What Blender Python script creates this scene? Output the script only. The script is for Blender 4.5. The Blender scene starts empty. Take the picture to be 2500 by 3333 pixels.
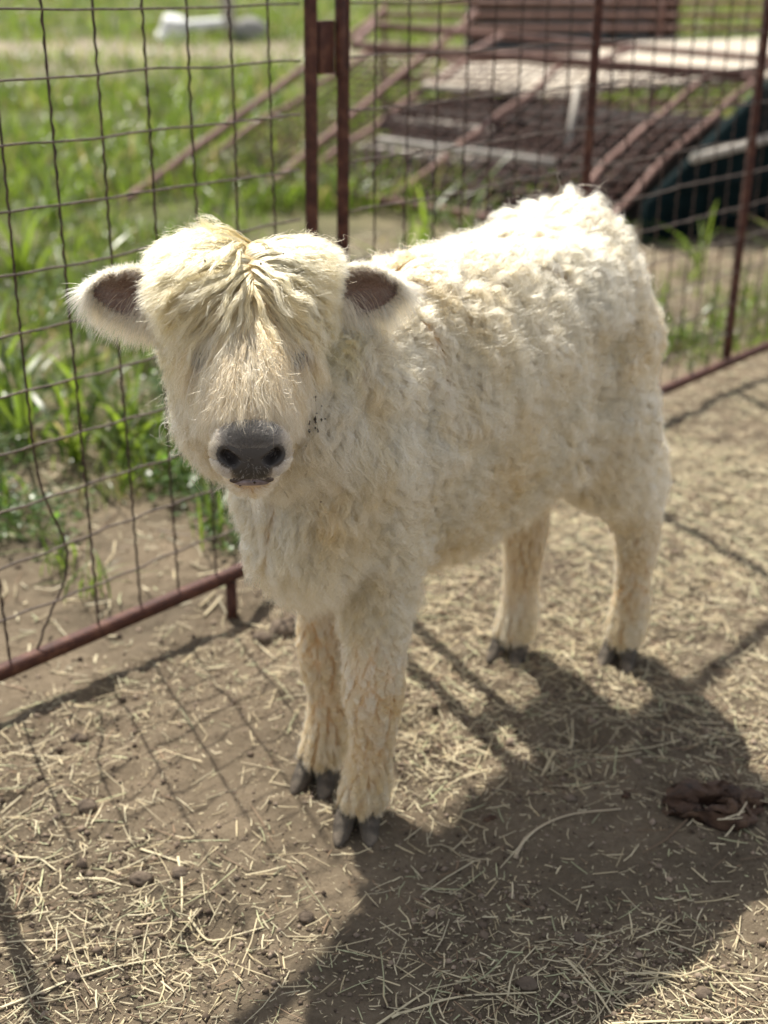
import bpy, math, random
import numpy as np
from mathutils import Vector, Matrix
from mathutils.bvhtree import BVHTree
from mathutils.kdtree import KDTree

RNG = np.random.default_rng(7)
random.seed(7)
scene = bpy.context.scene
col = scene.collection

# ------------------------------------------------------------------ camera, sky, sun, exposure
CAM_H, PITCH, ROLL = 1.25, math.radians(22.8), math.radians(-0.9)
cam_data = bpy.data.cameras.new('camera')
cam = bpy.data.objects.new('camera', cam_data)
col.objects.link(cam)
cam_data.sensor_fit = 'HORIZONTAL'
cam_data.sensor_width = 36.0
cam_data.lens = 4300.0 / 2500.0 * 36.0
cam_data.clip_start, cam_data.clip_end = 0.05, 600.0
fw = Vector((0, math.cos(PITCH), -math.sin(PITCH)))
rt0 = Vector((1, 0, 0))
up0 = Vector((0, math.sin(PITCH), math.cos(PITCH)))
rt = rt0 * math.cos(ROLL) - up0 * math.sin(ROLL)
up = rt0 * math.sin(ROLL) + up0 * math.cos(ROLL)
cam.matrix_world = Matrix(((rt.x, up.x, -fw.x, 0), (rt.y, up.y, -fw.y, 0), (rt.z, up.z, -fw.z, CAM_H), (0, 0, 0, 1)))
cam_data.dof.use_dof = True
cam_data.dof.focus_distance = 1.60
cam_data.dof.aperture_fstop = 4.2
scene.camera = cam

SUN_EL = math.radians(57.0)
SUN_AZ = Vector((-0.454, 0.891, 0)).normalized()          # horizontal direction towards the sun
sun_dir = Vector((SUN_AZ.x * math.cos(SUN_EL), SUN_AZ.y * math.cos(SUN_EL), math.sin(SUN_EL)))
world = bpy.data.worlds.new('World')
scene.world = world
world.use_nodes = True
wn = world.node_tree
sky = wn.nodes.new('ShaderNodeTexSky')
sky.sky_type = 'NISHITA'
sky.sun_disc = False
sky.sun_elevation = SUN_EL
sky.sun_rotation = math.atan2(SUN_AZ.x, SUN_AZ.y)
sky.air_density, sky.dust_density, sky.ozone_density = 1.0, 1.2, 1.0
bg = wn.nodes['Background']
bg.inputs['Strength'].default_value = 0.105
sky_desat = wn.nodes.new('ShaderNodeHueSaturation')            # desaturation added so the sky fills shadows with less blue
sky_desat.inputs['Saturation'].default_value = 0.30
sky_desat.inputs['Value'].default_value = 1.0
wn.links.new(sky.outputs['Color'], sky_desat.inputs['Color'])
wn.links.new(sky_desat.outputs['Color'], bg.inputs['Color'])
sun_data = bpy.data.lights.new('sun', 'SUN')
sun_data.energy = 4.4
sun_data.angle = math.radians(0.53)
sun_data.color = (1.0, 0.945, 0.83)
sun = bpy.data.objects.new('sun', sun_data)
col.objects.link(sun)
sun.location = (-3, 6, 9)
sun.rotation_euler = sun_dir.to_track_quat('Z', 'Y').to_euler()

scene.render.engine = 'CYCLES'
scene.view_settings.view_transform = 'Standard'
scene.view_settings.look = 'None'
scene.view_settings.exposure = 0.95
scene.view_settings.gamma = 1.0
scene.view_settings.use_curve_mapping = False
cy = scene.cycles
cy.use_denoising = True
try:
    cy.denoiser = 'OPENIMAGEDENOISE'
except Exception:
    pass
cy.max_bounces, cy.diffuse_bounces, cy.glossy_bounces, cy.transmission_bounces, cy.transparent_max_bounces = 11, 4, 4, 10, 8
cy.sample_clamp_indirect = 8.0
try:
    scene.cycles_curves.shape = 'THICK'
    scene.cycles_curves.subdivisions = 2
except Exception:
    pass

# ------------------------------------------------------------------ helpers
def tag(o, label=None, cat=None, group=None, kind=None):
    if label: o['label'] = label
    if cat: o['category'] = cat
    if group: o['group'] = group
    if kind: o['kind'] = kind
    return o

def link(o, parent=None):
    col.objects.link(o)
    if parent is not None:
        o.parent = parent
    return o

def empty(name, loc=(0, 0, 0), rz=0.0):
    o = bpy.data.objects.new(name, None)
    o.location = loc
    o.rotation_euler = (0, 0, rz)
    o.empty_display_size = 0.1
    return link(o)

def np_mesh(name, V, Fq=None, Ft=None, smooth=False):
    """mesh from numpy: V (n,3), quads (m,4) and/or triangles (k,3)"""
    me = bpy.data.meshes.new(name)
    V = np.asarray(V, dtype=np.float32)
    loops, starts = [], []
    off = 0
    for F, k in ((Fq, 4), (Ft, 3)):
        if F is not None and len(F):
            F = np.asarray(F, dtype=np.int32)
            loops.append(F.ravel())
            starts.append(off + np.arange(len(F), dtype=np.int32) * k)
            off += F.size
    loops = np.concatenate(loops); starts = np.concatenate(starts)
    me.vertices.add(len(V)); me.vertices.foreach_set('co', V.ravel())
    me.loops.add(len(loops)); me.loops.foreach_set('vertex_index', loops)
    me.polygons.add(len(starts)); me.polygons.foreach_set('loop_start', starts)
    if smooth:
        me.polygons.foreach_set('use_smooth', np.ones(len(starts), dtype=bool))
    me.update(calc_edges=True)
    me.validate()
    return me

def mobj(name, me, mat=None, parent=None, loc=None):
    o = bpy.data.objects.new(name, me)
    if mat is not None and not me.materials:
        me.materials.append(mat)
    if loc is not None:
        o.location = loc
    return link(o, parent)

def set_col(me, C, name='tint'):
    a = me.attributes.new(name, 'FLOAT_COLOR', 'POINT')
    C = np.asarray(C, dtype=np.float32)
    if C.shape[1] == 3:
        C = np.concatenate([C, np.ones((len(C), 1), np.float32)], 1)
    a.data.foreach_set('color', C.ravel())

# lattice noise ------------------------------------------------
_T = np.random.default_rng(3).random((4096,)).astype(np.float64)
def _h(ix, iy, iz):
    return _T[((ix * 73856093) ^ (iy * 19349663) ^ (iz * 83492791)) & 4095]
def noise3(p, seed=0):
    p = np.asarray(p, dtype=np.float64) + seed * 17.31 + 1000.0
    i = np.floor(p).astype(np.int64); f = p - i
    f = f * f * (3 - 2 * f)
    x, y, z = i[..., 0], i[..., 1], i[..., 2]
    fx, fy, fz = f[..., 0], f[..., 1], f[..., 2]
    def L(a, b, t): return a + (b - a) * t
    r = L(L(L(_h(x, y, z), _h(x + 1, y, z), fx), L(_h(x, y + 1, z), _h(x + 1, y + 1, z), fx), fy),
          L(L(_h(x, y, z + 1), _h(x + 1, y, z + 1), fx), L(_h(x, y + 1, z + 1), _h(x + 1, y + 1, z + 1), fx), fy), fz)
    return r * 2 - 1
def fbm(p, oct=4, seed=0):
    p = np.asarray(p, dtype=np.float64); s = 0; a = 1.0; t = 0
    for k in range(oct):
        s = s + a * noise3(p * 2 ** k, seed + k); t += a; a *= 0.5
    return s / t
def nvec(p, seed=0):
    return np.stack([noise3(p, seed), noise3(p, seed + 11), noise3(p, seed + 23)], -1)
def unit(v):
    return v / np.maximum(np.linalg.norm(v, axis=-1, keepdims=True), 1e-9)
def sstep(a, b, x):
    t = np.clip((x - a) / (b - a), 0, 1)
    return t * t * (3 - 2 * t)

def tube_geo(P, R, n=8, cap=True, phase=0.0):
    """rings round a polyline; P (k,3), R (k,) or (k,2)"""
    P = np.asarray(P, float); k = len(P)
    R = np.asarray(R, float)
    if R.ndim == 0: R = np.full(k, float(R))
    if R.ndim == 1: R = np.stack([R, R], 1)
    T = np.gradient(P, axis=0); T = unit(T)
    ref = np.array([0, 0, 1.0]) if abs(T[0][2]) < 0.9 else np.array([1.0, 0, 0])
    V = []
    A = unit(np.cross(T[0], ref))
    for j in range(k):
        A = unit(A - T[j] * (A @ T[j])); B = np.cross(T[j], A)
        a = np.arange(n) / n * 2 * np.pi + phase
        V.append(P[j] + np.outer(np.cos(a), A) * R[j, 0] + np.outer(np.sin(a), B) * R[j, 1])
    V = np.concatenate(V)
    F = []
    for j in range(k - 1):
        for i in range(n):
            F.append((j * n + i, j * n + (i + 1) % n, (j + 1) * n + (i + 1) % n, (j + 1) * n + i))
    Ft = []
    if cap:
        c0 = len(V); V = np.concatenate([V, P[:1], P[-1:]])
        for i in range(n):
            Ft.append((c0, (i + 1) % n, i)); Ft.append((c0 + 1, (k - 1) * n + i, (k - 1) * n + (i + 1) % n))
    return V, F, Ft

def tube(name, P, R, mat, parent=None, n=8, smooth=True, phase=0.0):
    V, F, Ft = tube_geo(P, R, n, True, phase)
    return mobj(name, np_mesh(name, V, F, Ft, smooth), mat, parent)

class Geo:
    """collects pieces of one mesh"""
    def __init__(s): s.V, s.Q, s.T, s.n = [], [], [], 0
    def add(s, V, Q=(), T=()):
        s.V.append(np.asarray(V, float))
        if len(Q): s.Q.append(np.asarray(Q, int) + s.n)
        if len(T): s.T.append(np.asarray(T, int) + s.n)
        s.n += len(V)
    def mesh(s, name, smooth=False):
        return np_mesh(name, np.concatenate(s.V), np.concatenate(s.Q) if s.Q else None, np.concatenate(s.T) if s.T else None, smooth)

# ------------------------------------------------------------------ materials
def new_mat(name):
    m = bpy.data.materials.new(name); m.use_nodes = True
    return m, m.node_tree, m.node_tree.nodes['Principled BSDF']
def N(nt, typ, **kw):
    n = nt.nodes.new(typ)
    for k, v in kw.items():
        if k.startswith('i_'):
            n.inputs[int(k[2:]) if k[2:].isdigit() else k[2:].replace('_', ' ')].default_value = v
        else:
            setattr(n, k, v)
    return n
def ramp(nt, fac, stops):
    r = nt.nodes.new('ShaderNodeValToRGB')
    e = r.color_ramp.elements
    while len(e) > 1: e.remove(e[-1])
    e[0].position, e[0].color = stops[0][0], (*stops[0][1], 1)
    for p, c in stops[1:]:
        x = e.new(p); x.color = (*c, 1)
    nt.links.new(fac, r.inputs['Fac'])
    return r.outputs['Color']
def noise_node(nt, scale, detail=4, rough=0.6, coord=None, dist=0.0):
    n = N(nt, 'ShaderNodeTexNoise'); n.inputs['Scale'].default_value = scale
    n.inputs['Detail'].default_value = detail; n.inputs['Roughness'].default_value = rough
    n.inputs['Distortion'].default_value = dist
    if coord is None:
        coord = N(nt, 'ShaderNodeTexCoord').outputs['Object']
    nt.links.new(coord, n.inputs['Vector'])
    return n.outputs['Fac']
def bump(nt, bsdf, h, strength=0.5, dist=0.01):
    b = N(nt, 'ShaderNodeBump'); b.inputs['Strength'].default_value = strength; b.inputs['Distance'].default_value = dist
    nt.links.new(h, b.inputs['Height']); nt.links.new(b.outputs['Normal'], bsdf.inputs['Normal'])
def mixc(nt, fac, a, b, mode='MIX'):
    m = N(nt, 'ShaderNodeMix', data_type='RGBA', blend_type=mode)
    for s, v in ((0, fac), (6, a), (7, b)):
        if hasattr(v, 'is_output'): nt.links.new(v, m.inputs[s])
        elif isinstance(v, (int, float)): m.inputs[s].default_value = v
        else: m.inputs[s].default_value = (*v, 1)
    return m.outputs[2]
def simple_mat(name, stops, scale=20, rough=0.8, bmp=0.3, bdist=0.003, spec=0.3, metallic=0.0, detail=5, coord=None, vary=0.0):
    m, nt, b = new_mat(name)
    f = noise_node(nt, scale, detail, 0.65)
    cc = ramp(nt, f, stops)
    if vary:                                             # every piece has its own shade
        rn = N(nt, 'ShaderNodeObjectInfo').outputs['Random']
        cc = mixc(nt, 1.0, cc, ramp(nt, rn, [(0.0, (1 - vary,) * 3), (1.0, (1 + vary,) * 3)]), 'MULTIPLY')
    nt.links.new(cc, b.inputs['Base Color'])
    b.inputs['Roughness'].default_value = rough; b.inputs['Metallic'].default_value = metallic
    b.inputs['Specular IOR Level'].default_value = spec
    if bmp: bump(nt, b, noise_node(nt, scale * 3, 4, 0.7), bmp, bdist)
    return m
MAT = {}
MAT['rust'] = simple_mat('rusty_paint', [(0.3, (0.034, 0.013, 0.010)), (0.5, (0.068, 0.026, 0.019)), (0.62, (0.105, 0.046, 0.031)), (0.75, (0.15, 0.078, 0.054))], 30, 0.72, 0.4, 0.001)
MAT['wire'] = simple_mat('rusty_wire', [(0.3, (0.03, 0.02, 0.017)), (0.55, (0.06, 0.038, 0.03)), (0.75, (0.12, 0.075, 0.055))], 60, 0.75, 0.4, 0.0008)
MAT['wire_pale'] = simple_mat('weathered_wire', [(0.3, (0.06, 0.045, 0.038)), (0.55, (0.13, 0.10, 0.085)), (0.75, (0.22, 0.18, 0.155))], 60, 0.7, 0.4, 0.0008)
MAT['hoof'] = simple_mat('hoof_horn', [(0.3, (0.045, 0.036, 0.028)), (0.5, (0.095, 0.078, 0.06)), (0.75, (0.20, 0.16, 0.12))], 45, 0.7, 0.5, 0.002)
MAT['dung'] = simple_mat('dung', [(0.3, (0.02, 0.010, 0.006)), (0.5, (0.065, 0.033, 0.018)), (0.75, (0.14, 0.085, 0.05))], 28, 0.75, 0.8, 0.008, spec=0.35)
MAT['clod'] = simple_mat('soil_clod', [(0.3, (0.07, 0.053, 0.041)), (0.55, (0.145, 0.113, 0.086)), (0.8, (0.26, 0.21, 0.16))], 40, 0.95, 0.8, 0.004, spec=0.1)

def attr_mat(name, rough=0.8, transl=0.0, spec=0.3, bmp=None, sheen=0.0):
    m, nt, b = new_mat(name)
    a = N(nt, 'ShaderNodeAttribute', attribute_name='tint')
    nt.links.new(a.outputs['Color'], b.inputs['Base Color'])
    b.inputs['Roughness'].default_value = rough; b.inputs['Specular IOR Level'].default_value = spec
    if bmp: bump(nt, b, noise_node(nt, bmp[0], 4, 0.7), bmp[1], bmp[2])
    if transl:
        t = N(nt, 'ShaderNodeBsdfTranslucent'); nt.links.new(a.outputs['Color'], t.inputs['Color'])
        mx = N(nt, 'ShaderNodeMixShader'); mx.inputs[0].default_value = transl
        out = nt.nodes['Material Output']
        nt.links.new(b.outputs[0], mx.inputs[1]); nt.links.new(t.outputs[0], mx.inputs[2]); nt.links.new(mx.outputs[0], out.inputs['Surface'])
    return m
MAT['skin'] = attr_mat('calf_skin', 0.85, 0, 0.2)
MAT['nose'] = attr_mat('nose_skin', 0.55, 0, 0.25, (260, 0.5, 0.0012))
MAT['crumb'] = attr_mat('soil_crumb', 0.95, 0, 0.1)
MAT['straw'] = attr_mat('straw', 0.6, 0.15, 0.35)
MAT['grass'] = attr_mat('grass_blade', 0.34, 0.55, 0.5)
_nt = MAT['grass'].node_tree
_t = [n_ for n_ in _nt.nodes if n_.type == 'BSDF_TRANSLUCENT'][0]; _a = [n_ for n_ in _nt.nodes if n_.type == 'ATTRIBUTE'][0]
_nt.links.new(mixc(_nt, 1.0, _a.outputs['Color'], (1.9, 1.9, 1.3), 'MULTIPLY'), _t.inputs['Color'])      # a leaf passes more yellow-green than it reflects
def hair_mat(name):
    m = bpy.data.materials.new(name); m.use_nodes = True; nt = m.node_tree
    nt.nodes.remove(nt.nodes['Principled BSDF'])
    h = N(nt, 'ShaderNodeBsdfHairPrincipled', model='CHIANG', parametrization='COLOR')
    a = N(nt, 'ShaderNodeAttribute', attribute_name='tint')
    nt.links.new(a.outputs['Color'], h.inputs['Color'])
    h.inputs['Roughness'].default_value = 0.45
    h.inputs['Radial Roughness'].default_value = 0.75
    h.inputs['Coat'].default_value = 0.0
    h.inputs['Random Roughness'].default_value = 0.2
    nt.links.new(h.outputs[0], nt.nodes['Material Output'].inputs['Surface'])
    return m
MAT['hair'] = hair_mat('calf_hair')

# ------------------------------------------------------------------ ground
FP = np.array([-0.3087, 2.4372, 0.0])                 # a point on the fence line
FU = np.array([0.6546, 0.7560, 0.0])                  # along the fence, away from the camera
FN = np.array([-0.7560, 0.6546, 0.0])                 # out of the pen
def out_dist(x, y):
    return (x - FP[0]) * FN[0] + (y - FP[1]) * FN[1]
def gh(x, y):
    x = np.asarray(x, float); y = np.asarray(y, float)
    p = np.stack([x, y, np.zeros_like(x)], -1)
    d = np.sqrt(x * x + (y - 2) ** 2)
    near = 1 - sstep(4.0, 9.0, d)
    h = 0.013 * fbm(p * 3.2, 3, 5) + 0.007 * fbm(p * 11, 3, 9)
    cl = fbm(p * 26, 3, 13)
    h = h + 0.013 * np.maximum(cl, -0.1) + 0.0026 * fbm(p * 75, 2, 21)
    h = h * near - 0.002
    h = h + 0.05 * fbm(p * 0.35, 2, 31) * sstep(1.0, 6.0, out_dist(x, y))
    for hx, hy, r, dep in ((0.36, 1.96, 0.05, 0.016), (-0.42, 1.80, 0.05, 0.012), (-0.60, 1.72, 0.06, 0.014), (-0.22, 1.45, 0.05, 0.012), (0.05, 2.02, 0.05, 0.012), (-0.30, 2.40, 0.07, 0.016), (0.30, 1.52, 0.05, 0.010), (-0.5, 2.08, 0.05, 0.012)):
        q = np.sqrt((x - hx) ** 2 + (y - hy) ** 2) / r
        h = h - dep * np.exp(-q * q) + 0.5 * dep * np.exp(-((q - 1.5) / 0.45) ** 2)
    return h

def axis(lo, hi, step, far, grow=1.14):
    a = list(np.arange(lo, hi + 1e-6, step)); s = step
    b = []; x = hi
    while x < far: s *= grow; x += s; b.append(x)
    s = step; c = []; x = lo
    while x > -far: s *= grow; x -= s; c.append(x)
    return np.array(c[::-1] + a + b)
gx = axis(-1.25, 1.9, 0.0095, 170.0); gy = axis(1.0, 3.7, 0.0095, 170.0)
GX, GY = np.meshgrid(gx, gy)
GZ = gh(GX, GY)
nx, ny = len(gx), len(gy)
idx = np.arange(nx * ny).reshape(ny, nx)
Q = np.stack([idx[:-1, :-1].ravel(), idx[:-1, 1:].ravel(), idx[1:, 1:].ravel(), idx[1:, :-1].ravel()], 1)
gme = np_mesh('ground', np.stack([GX.ravel(), GY.ravel(), GZ.ravel()], 1), Q, None, True)
od = out_dist(GX, GY)
gp3 = np.stack([GX, GY, 0 * GX], -1)
green = sstep(0.5, 4.5, od + 1.6 * fbm(gp3 * 0.9, 3, 41)) * (0.62 + 0.75 * fbm(gp3 * 0.8, 3, 47))
path = np.exp(-(((GY + 0.10 * GX + 0.8 * noise3(gp3 * 0.15, 3)) - 18.0) / 2.3) ** 2) * sstep(4, 7, od)
green = np.clip(green * (1 - 0.85 * path), 0, 1)
bare = np.clip(0.5 + 0.8 * fbm(gp3 * 2.2, 3, 53), 0, 1)
set_col(gme, np.stack([green.ravel(), bare.ravel(), path.ravel()], 1), 'cover')
m, nt, b = new_mat('ground_soil')
tc = N(nt, 'ShaderNodeTexCoord').outputs['Object']
at = N(nt, 'ShaderNodeAttribute', attribute_name='cover')
sp = N(nt, 'ShaderNodeSeparateColor'); nt.links.new(at.outputs['Color'], sp.inputs[0])
soil = ramp(nt, noise_node(nt, 46, 8, 0.72, tc), [(0.28, (0.092, 0.075, 0.056)), (0.45, (0.188, 0.160, 0.120)), (0.58, (0.264, 0.230, 0.174)), (0.72, (0.348, 0.310, 0.244)), (0.85, (0.44, 0.395, 0.315))])
soil2 = ramp(nt, noise_node(nt, 150, 5, 0.7, tc), [(0.3, (0.115, 0.094, 0.07)), (0.5, (0.235, 0.20, 0.152)), (0.7, (0.37, 0.33, 0.258))])
soil = mixc(nt, 0.45, soil, soil2)
dry = mixc(nt, sp.outputs[1], soil, (0.305, 0.262, 0.198))
soil_mottle = ramp(nt, noise_node(nt, 3.0, 4, 0.6, tc), [(0.35, (0.46, 0.425, 0.395)), (0.65, (0.80, 0.73, 0.67))])  # soil tone varies at random in broad patches
dry = mixc(nt, 1.0, mixc(nt, 0.55, soil, dry), soil_mottle, 'MULTIPLY')
grs = ramp(nt, noise_node(nt, 2.3, 6, 0.7, tc), [(0.3, (0.045, 0.058, 0.018)), (0.5, (0.075, 0.10, 0.025)), (0.7, (0.13, 0.155, 0.05))])
c = mixc(nt, sp.outputs[0], dry, grs)
c = mixc(nt, sp.outputs[2], c, (0.30, 0.25, 0.20))
nt.links.new(c, b.inputs['Base Color'])
b.inputs['Roughness'].default_value = 0.95; b.inputs['Specular IOR Level'].default_value = 0.12
bump(nt, b, noise_node(nt, 190, 6, 0.75, tc), 1.0, 0.005)
tag(mobj('ground', gme, m), kind='structure')

# ------------------------------------------------------------------ straw, chaff and crumbs on the pen floor
def scatter_pen(n, x0=-1.15, x1=1.9, y0=1.05, y1=4.6, bias=1.0, outside=0.06):
    P = np.stack([RNG.uniform(x0, x1, n), RNG.uniform(y0, y1, n)], 1)
    P = P[np.abs(P[:, 0]) < 0.36 * P[:, 1] + 0.42]
    o = out_dist(P[:, 0], P[:, 1])
    keep = (o < -0.02 + outside * RNG.standard_normal(len(P)))
    p3 = np.concatenate([P, np.zeros((len(P), 1))], 1)
    dens = np.clip(0.70 + 0.95 * fbm(p3 * 3.1, 3, 61), 0.16, 1.2) * (0.75 + 0.35 * sstep(1.75, 1.2, P[:, 1]) + 0.5 * sstep(1.95, 2.5, P[:, 1] - 0.25 * P[:, 0]) * sstep(-0.1, 0.2, P[:, 0]) - 0.40 * sstep(0.1, -0.2, P[:, 0]) * sstep(1.5, 1.8, P[:, 1]))
    keep &= RNG.random(len(P)) < dens * bias
    return P[keep]

def strips(P, length, width, lift, tint_fn, bend=0.4, name='straw', sag=True):
    n = len(P)
    yaw = RNG.uniform(0, 2 * np.pi, n); b = RNG.normal(0, bend, n) * np.where(RNG.random(n) < 0.2, 3.0, 0.5)
    L = length[:, None]
    k = np.array([-0.5, 0.0, 0.5])
    d0 = np.stack([np.cos(yaw), np.sin(yaw)], 1); d1 = np.stack([np.cos(yaw + b), np.sin(yaw + b)], 1)
    c = P
    pts = np.stack([c - d0 * L * 0.5, c, c + d1 * L * 0.5], 1)            # n,3,2
    z = gh(pts[..., 0], pts[..., 1])
    zc = np.stack([z[:, 0], np.maximum(0.5 * (z[:, 0] + z[:, 2]), z[:, 1] - 0.002), z[:, 2]], 1)
    zc[:, 1] = 0.5 * zc[:, 1] + 0.25 * (zc[:, 0] + zc[:, 2])
    tilt = RNG.normal(0, 0.10, (n, 1)) * L * np.array([[-0.5, 0, 0.5]])
    zc = zc + np.abs(tilt) * 0.6 + lift[:, None]
    nrm = np.stack([-np.sin(yaw + b / 2), np.cos(yaw + b / 2)], 1)[:, None, :]
    w = width[:, None, None] * np.array([0.8, 1.0, 0.6])[None, :, None]
    A = np.concatenate([pts - nrm * w, (zc)[..., None]], -1)
    B = np.concatenate([pts, (zc + width[:, None] * 1.1)[..., None]], -1)
    C = np.concatenate([pts + nrm * w, (zc)[..., None]], -1)
    V = np.stack([A, B, C], 2).reshape(-1, 3)                                # n,3(seg),3(abc)
    base = (np.arange(n) * 9)[:, None]
    q = []
    for s in (0, 1):
        for e in (0, 1):
            q.append(np.array([s * 3 + e, s * 3 + e + 1, (s + 1) * 3 + e + 1, (s + 1) * 3 + e]))
    Qd = (base[:, None, :] + np.stack(q)[None]).reshape(-1, 4)
    me = np_mesh(name, V, Qd)
    T = tint_fn(n)
    set_col(me, np.repeat(T, 9, 0))
    return me
def straw_tint(n):
    a = RNG.random((n, 1)); g = RNG.random((n, 1)); v = RNG.uniform(0.62, 1.12, (n, 1))
    t = (1 - a) * np.array([[0.56, 0.46, 0.28]]) + a * np.array([[0.70, 0.62, 0.43]])
    t = np.where(g > 0.87, np.array([[0.27, 0.18, 0.11]]), t)
    t = np.where(g < 0.12, np.array([[0.50, 0.50, 0.30]]), t)
    return np.clip(t * v, 0, 0.8)
Ps = scatter_pen(105000)
n = len(Ps)
ln = np.clip(RNG.lognormal(math.log(0.018), 0.75, n), 0.005, 0.11)
tag(mobj('straw_litter', strips(Ps, ln, RNG.uniform(0.0005, 0.0013, n), 0.001 + RNG.exponential(0.0026, n), straw_tint, 0.2), MAT['straw']),
    'short broken yellow straw scattered thickly over the pen soil', 'straw', kind='stuff')
Ps = scatter_pen(220000)
n = len(Ps)
yaw = RNG.uniform(0, 6.283, n); ln = RNG.uniform(0.0015, 0.006, n); wd = RNG.uniform(0.0003, 0.0009, n)
d = np.stack([np.cos(yaw), np.sin(yaw), RNG.normal(0, 0.25, n)], 1) * ln[:, None]; sd = np.stack([-np.sin(yaw), np.cos(yaw), RNG.normal(0, 0.4, n)], 1) * wd[:, None]
c = np.stack([Ps[:, 0], Ps[:, 1], gh(Ps[:, 0], Ps[:, 1]) + 0.0009 + RNG.exponential(0.0008, n)], 1)
V = np.stack([c - d, c - sd, c + d, c + sd], 1).reshape(-1, 3)
chm = np_mesh('chaff', V, np.arange(4 * n).reshape(-1, 4)); set_col(chm, np.repeat(straw_tint(n), 4, 0))
tag(mobj('chaff', chm, MAT['straw']), 'fine pale chaff crumbs among the straw on bare soil', 'chaff', kind='stuff')
# dry litter outside the fence
n = 9000
Ps = np.stack([RNG.uniform(-1.6, 1.9, n), RNG.uniform(2.0, 6.5, n)], 1); o_ = out_dist(Ps[:, 0], Ps[:, 1])
Ps = Ps[(o_ > 0.02) & (o_ < 2.6) & (np.abs(Ps[:, 0]) < 0.36 * Ps[:, 1] + 0.3)]; n = len(Ps)
tag(mobj('dry_litter', strips(Ps, np.clip(RNG.lognormal(math.log(0.035), 0.6, n), 0.01, 0.16), RNG.uniform(0.0008, 0.003, n), RNG.exponential(0.004, n), lambda k: straw_tint(k) * RNG.uniform(0.4, 0.95, (k, 1)), 0.4, 'dry_litter'), MAT['straw']),
    'grey-brown dead stalks littering the soil outside the fence', 'litter', kind='stuff')
# soil crumbs
Ps = np.concatenate([scatter_pen(230000, bias=1.2), np.stack([RNG.uniform(-1.3, 0.3, 3000), RNG.uniform(2.0, 3.6, 3000)], 1)])
n = len(Ps)
oc = np.array([[1, 0, 0], [0, 1, 0], [-1, 0, 0], [0, -1, 0], [0, 0, 1], [0, 0, -1]], float)
of = np.array([[0, 1, 4], [1, 2, 4], [2, 3, 4], [3, 0, 4], [1, 0, 5], [2, 1, 5], [3, 2, 5], [0, 3, 5]])
r = np.clip(RNG.lognormal(math.log(0.0019), 0.55, n), 0.0008, 0.012)
V = oc[None] * (r[:, None, None] * RNG.uniform(0.55, 1.3, (n, 6, 1)))
a = RNG.uniform(0, 6.28, n)
V = np.stack([V[..., 0] * np.cos(a)[:, None] - V[..., 1] * np.sin(a)[:, None], V[..., 0] * np.sin(a)[:, None] + V[..., 1] * np.cos(a)[:, None], V[..., 2] * 0.8], -1)
V += np.stack([Ps[:, 0], Ps[:, 1], gh(Ps[:, 0], Ps[:, 1]) + r * 0.25], 1)[:, None, :]
T = (np.arange(n)[:, None, None] * 6 + of[None]).reshape(-1, 3)
cme = np_mesh('soil_crumbs', V.reshape(-1, 3), None, T)
ct = (lambda a, v: ((1 - a) * np.array([[0.08, 0.058, 0.043]]) + a * np.array([[0.32, 0.25, 0.19]])) * v)(RNG.random((n, 1)), RNG.uniform(0.7, 1.15, (n, 1)))
set_col(cme, np.repeat(ct, 6, 0))
tag(mobj('soil_crumbs', cme, MAT['crumb']), 'small dry brown soil crumbs lying on the pen floor', 'soil', kind='stuff')

# ------------------------------------------------------------------ fence
def fpt(s, z, o=0.0):
    return FP + FU * s + FN * o + np.array([0, 0, z])
RAIL_Z, SP = 0.083, 0.0986
def sq(name, A, B, r, parent, mat=MAT['rust'], wob=0.0):
    A = np.asarray(A, float); B = np.asarray(B, float)
    k = max(3, int(np.linalg.norm(B - A) / 0.10))
    t = np.linspace(0, 1, k)[:, None]
    P = A + (B - A) * t
    if wob: P = P + wob * nvec(P * 4.0, 7)
    return tube(name, P, r * 1.25, mat, parent, 4, False, math.pi / 4)
def round_bar(name, A, B, r, parent, mat=MAT['rust'], wob=0.0, n=10, step=0.12):
    A = np.asarray(A, float); B = np.asarray(B, float)
    k = max(3, int(np.linalg.norm(B - A) / step))
    t = np.linspace(0, 1, k)[:, None]
    P = A + (B - A) * t
    if wob: P = P + wob * nvec(P * 3.0, 7)
    return tube(name, P, r, mat, parent, n)
TOP_Z = 1.42
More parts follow.
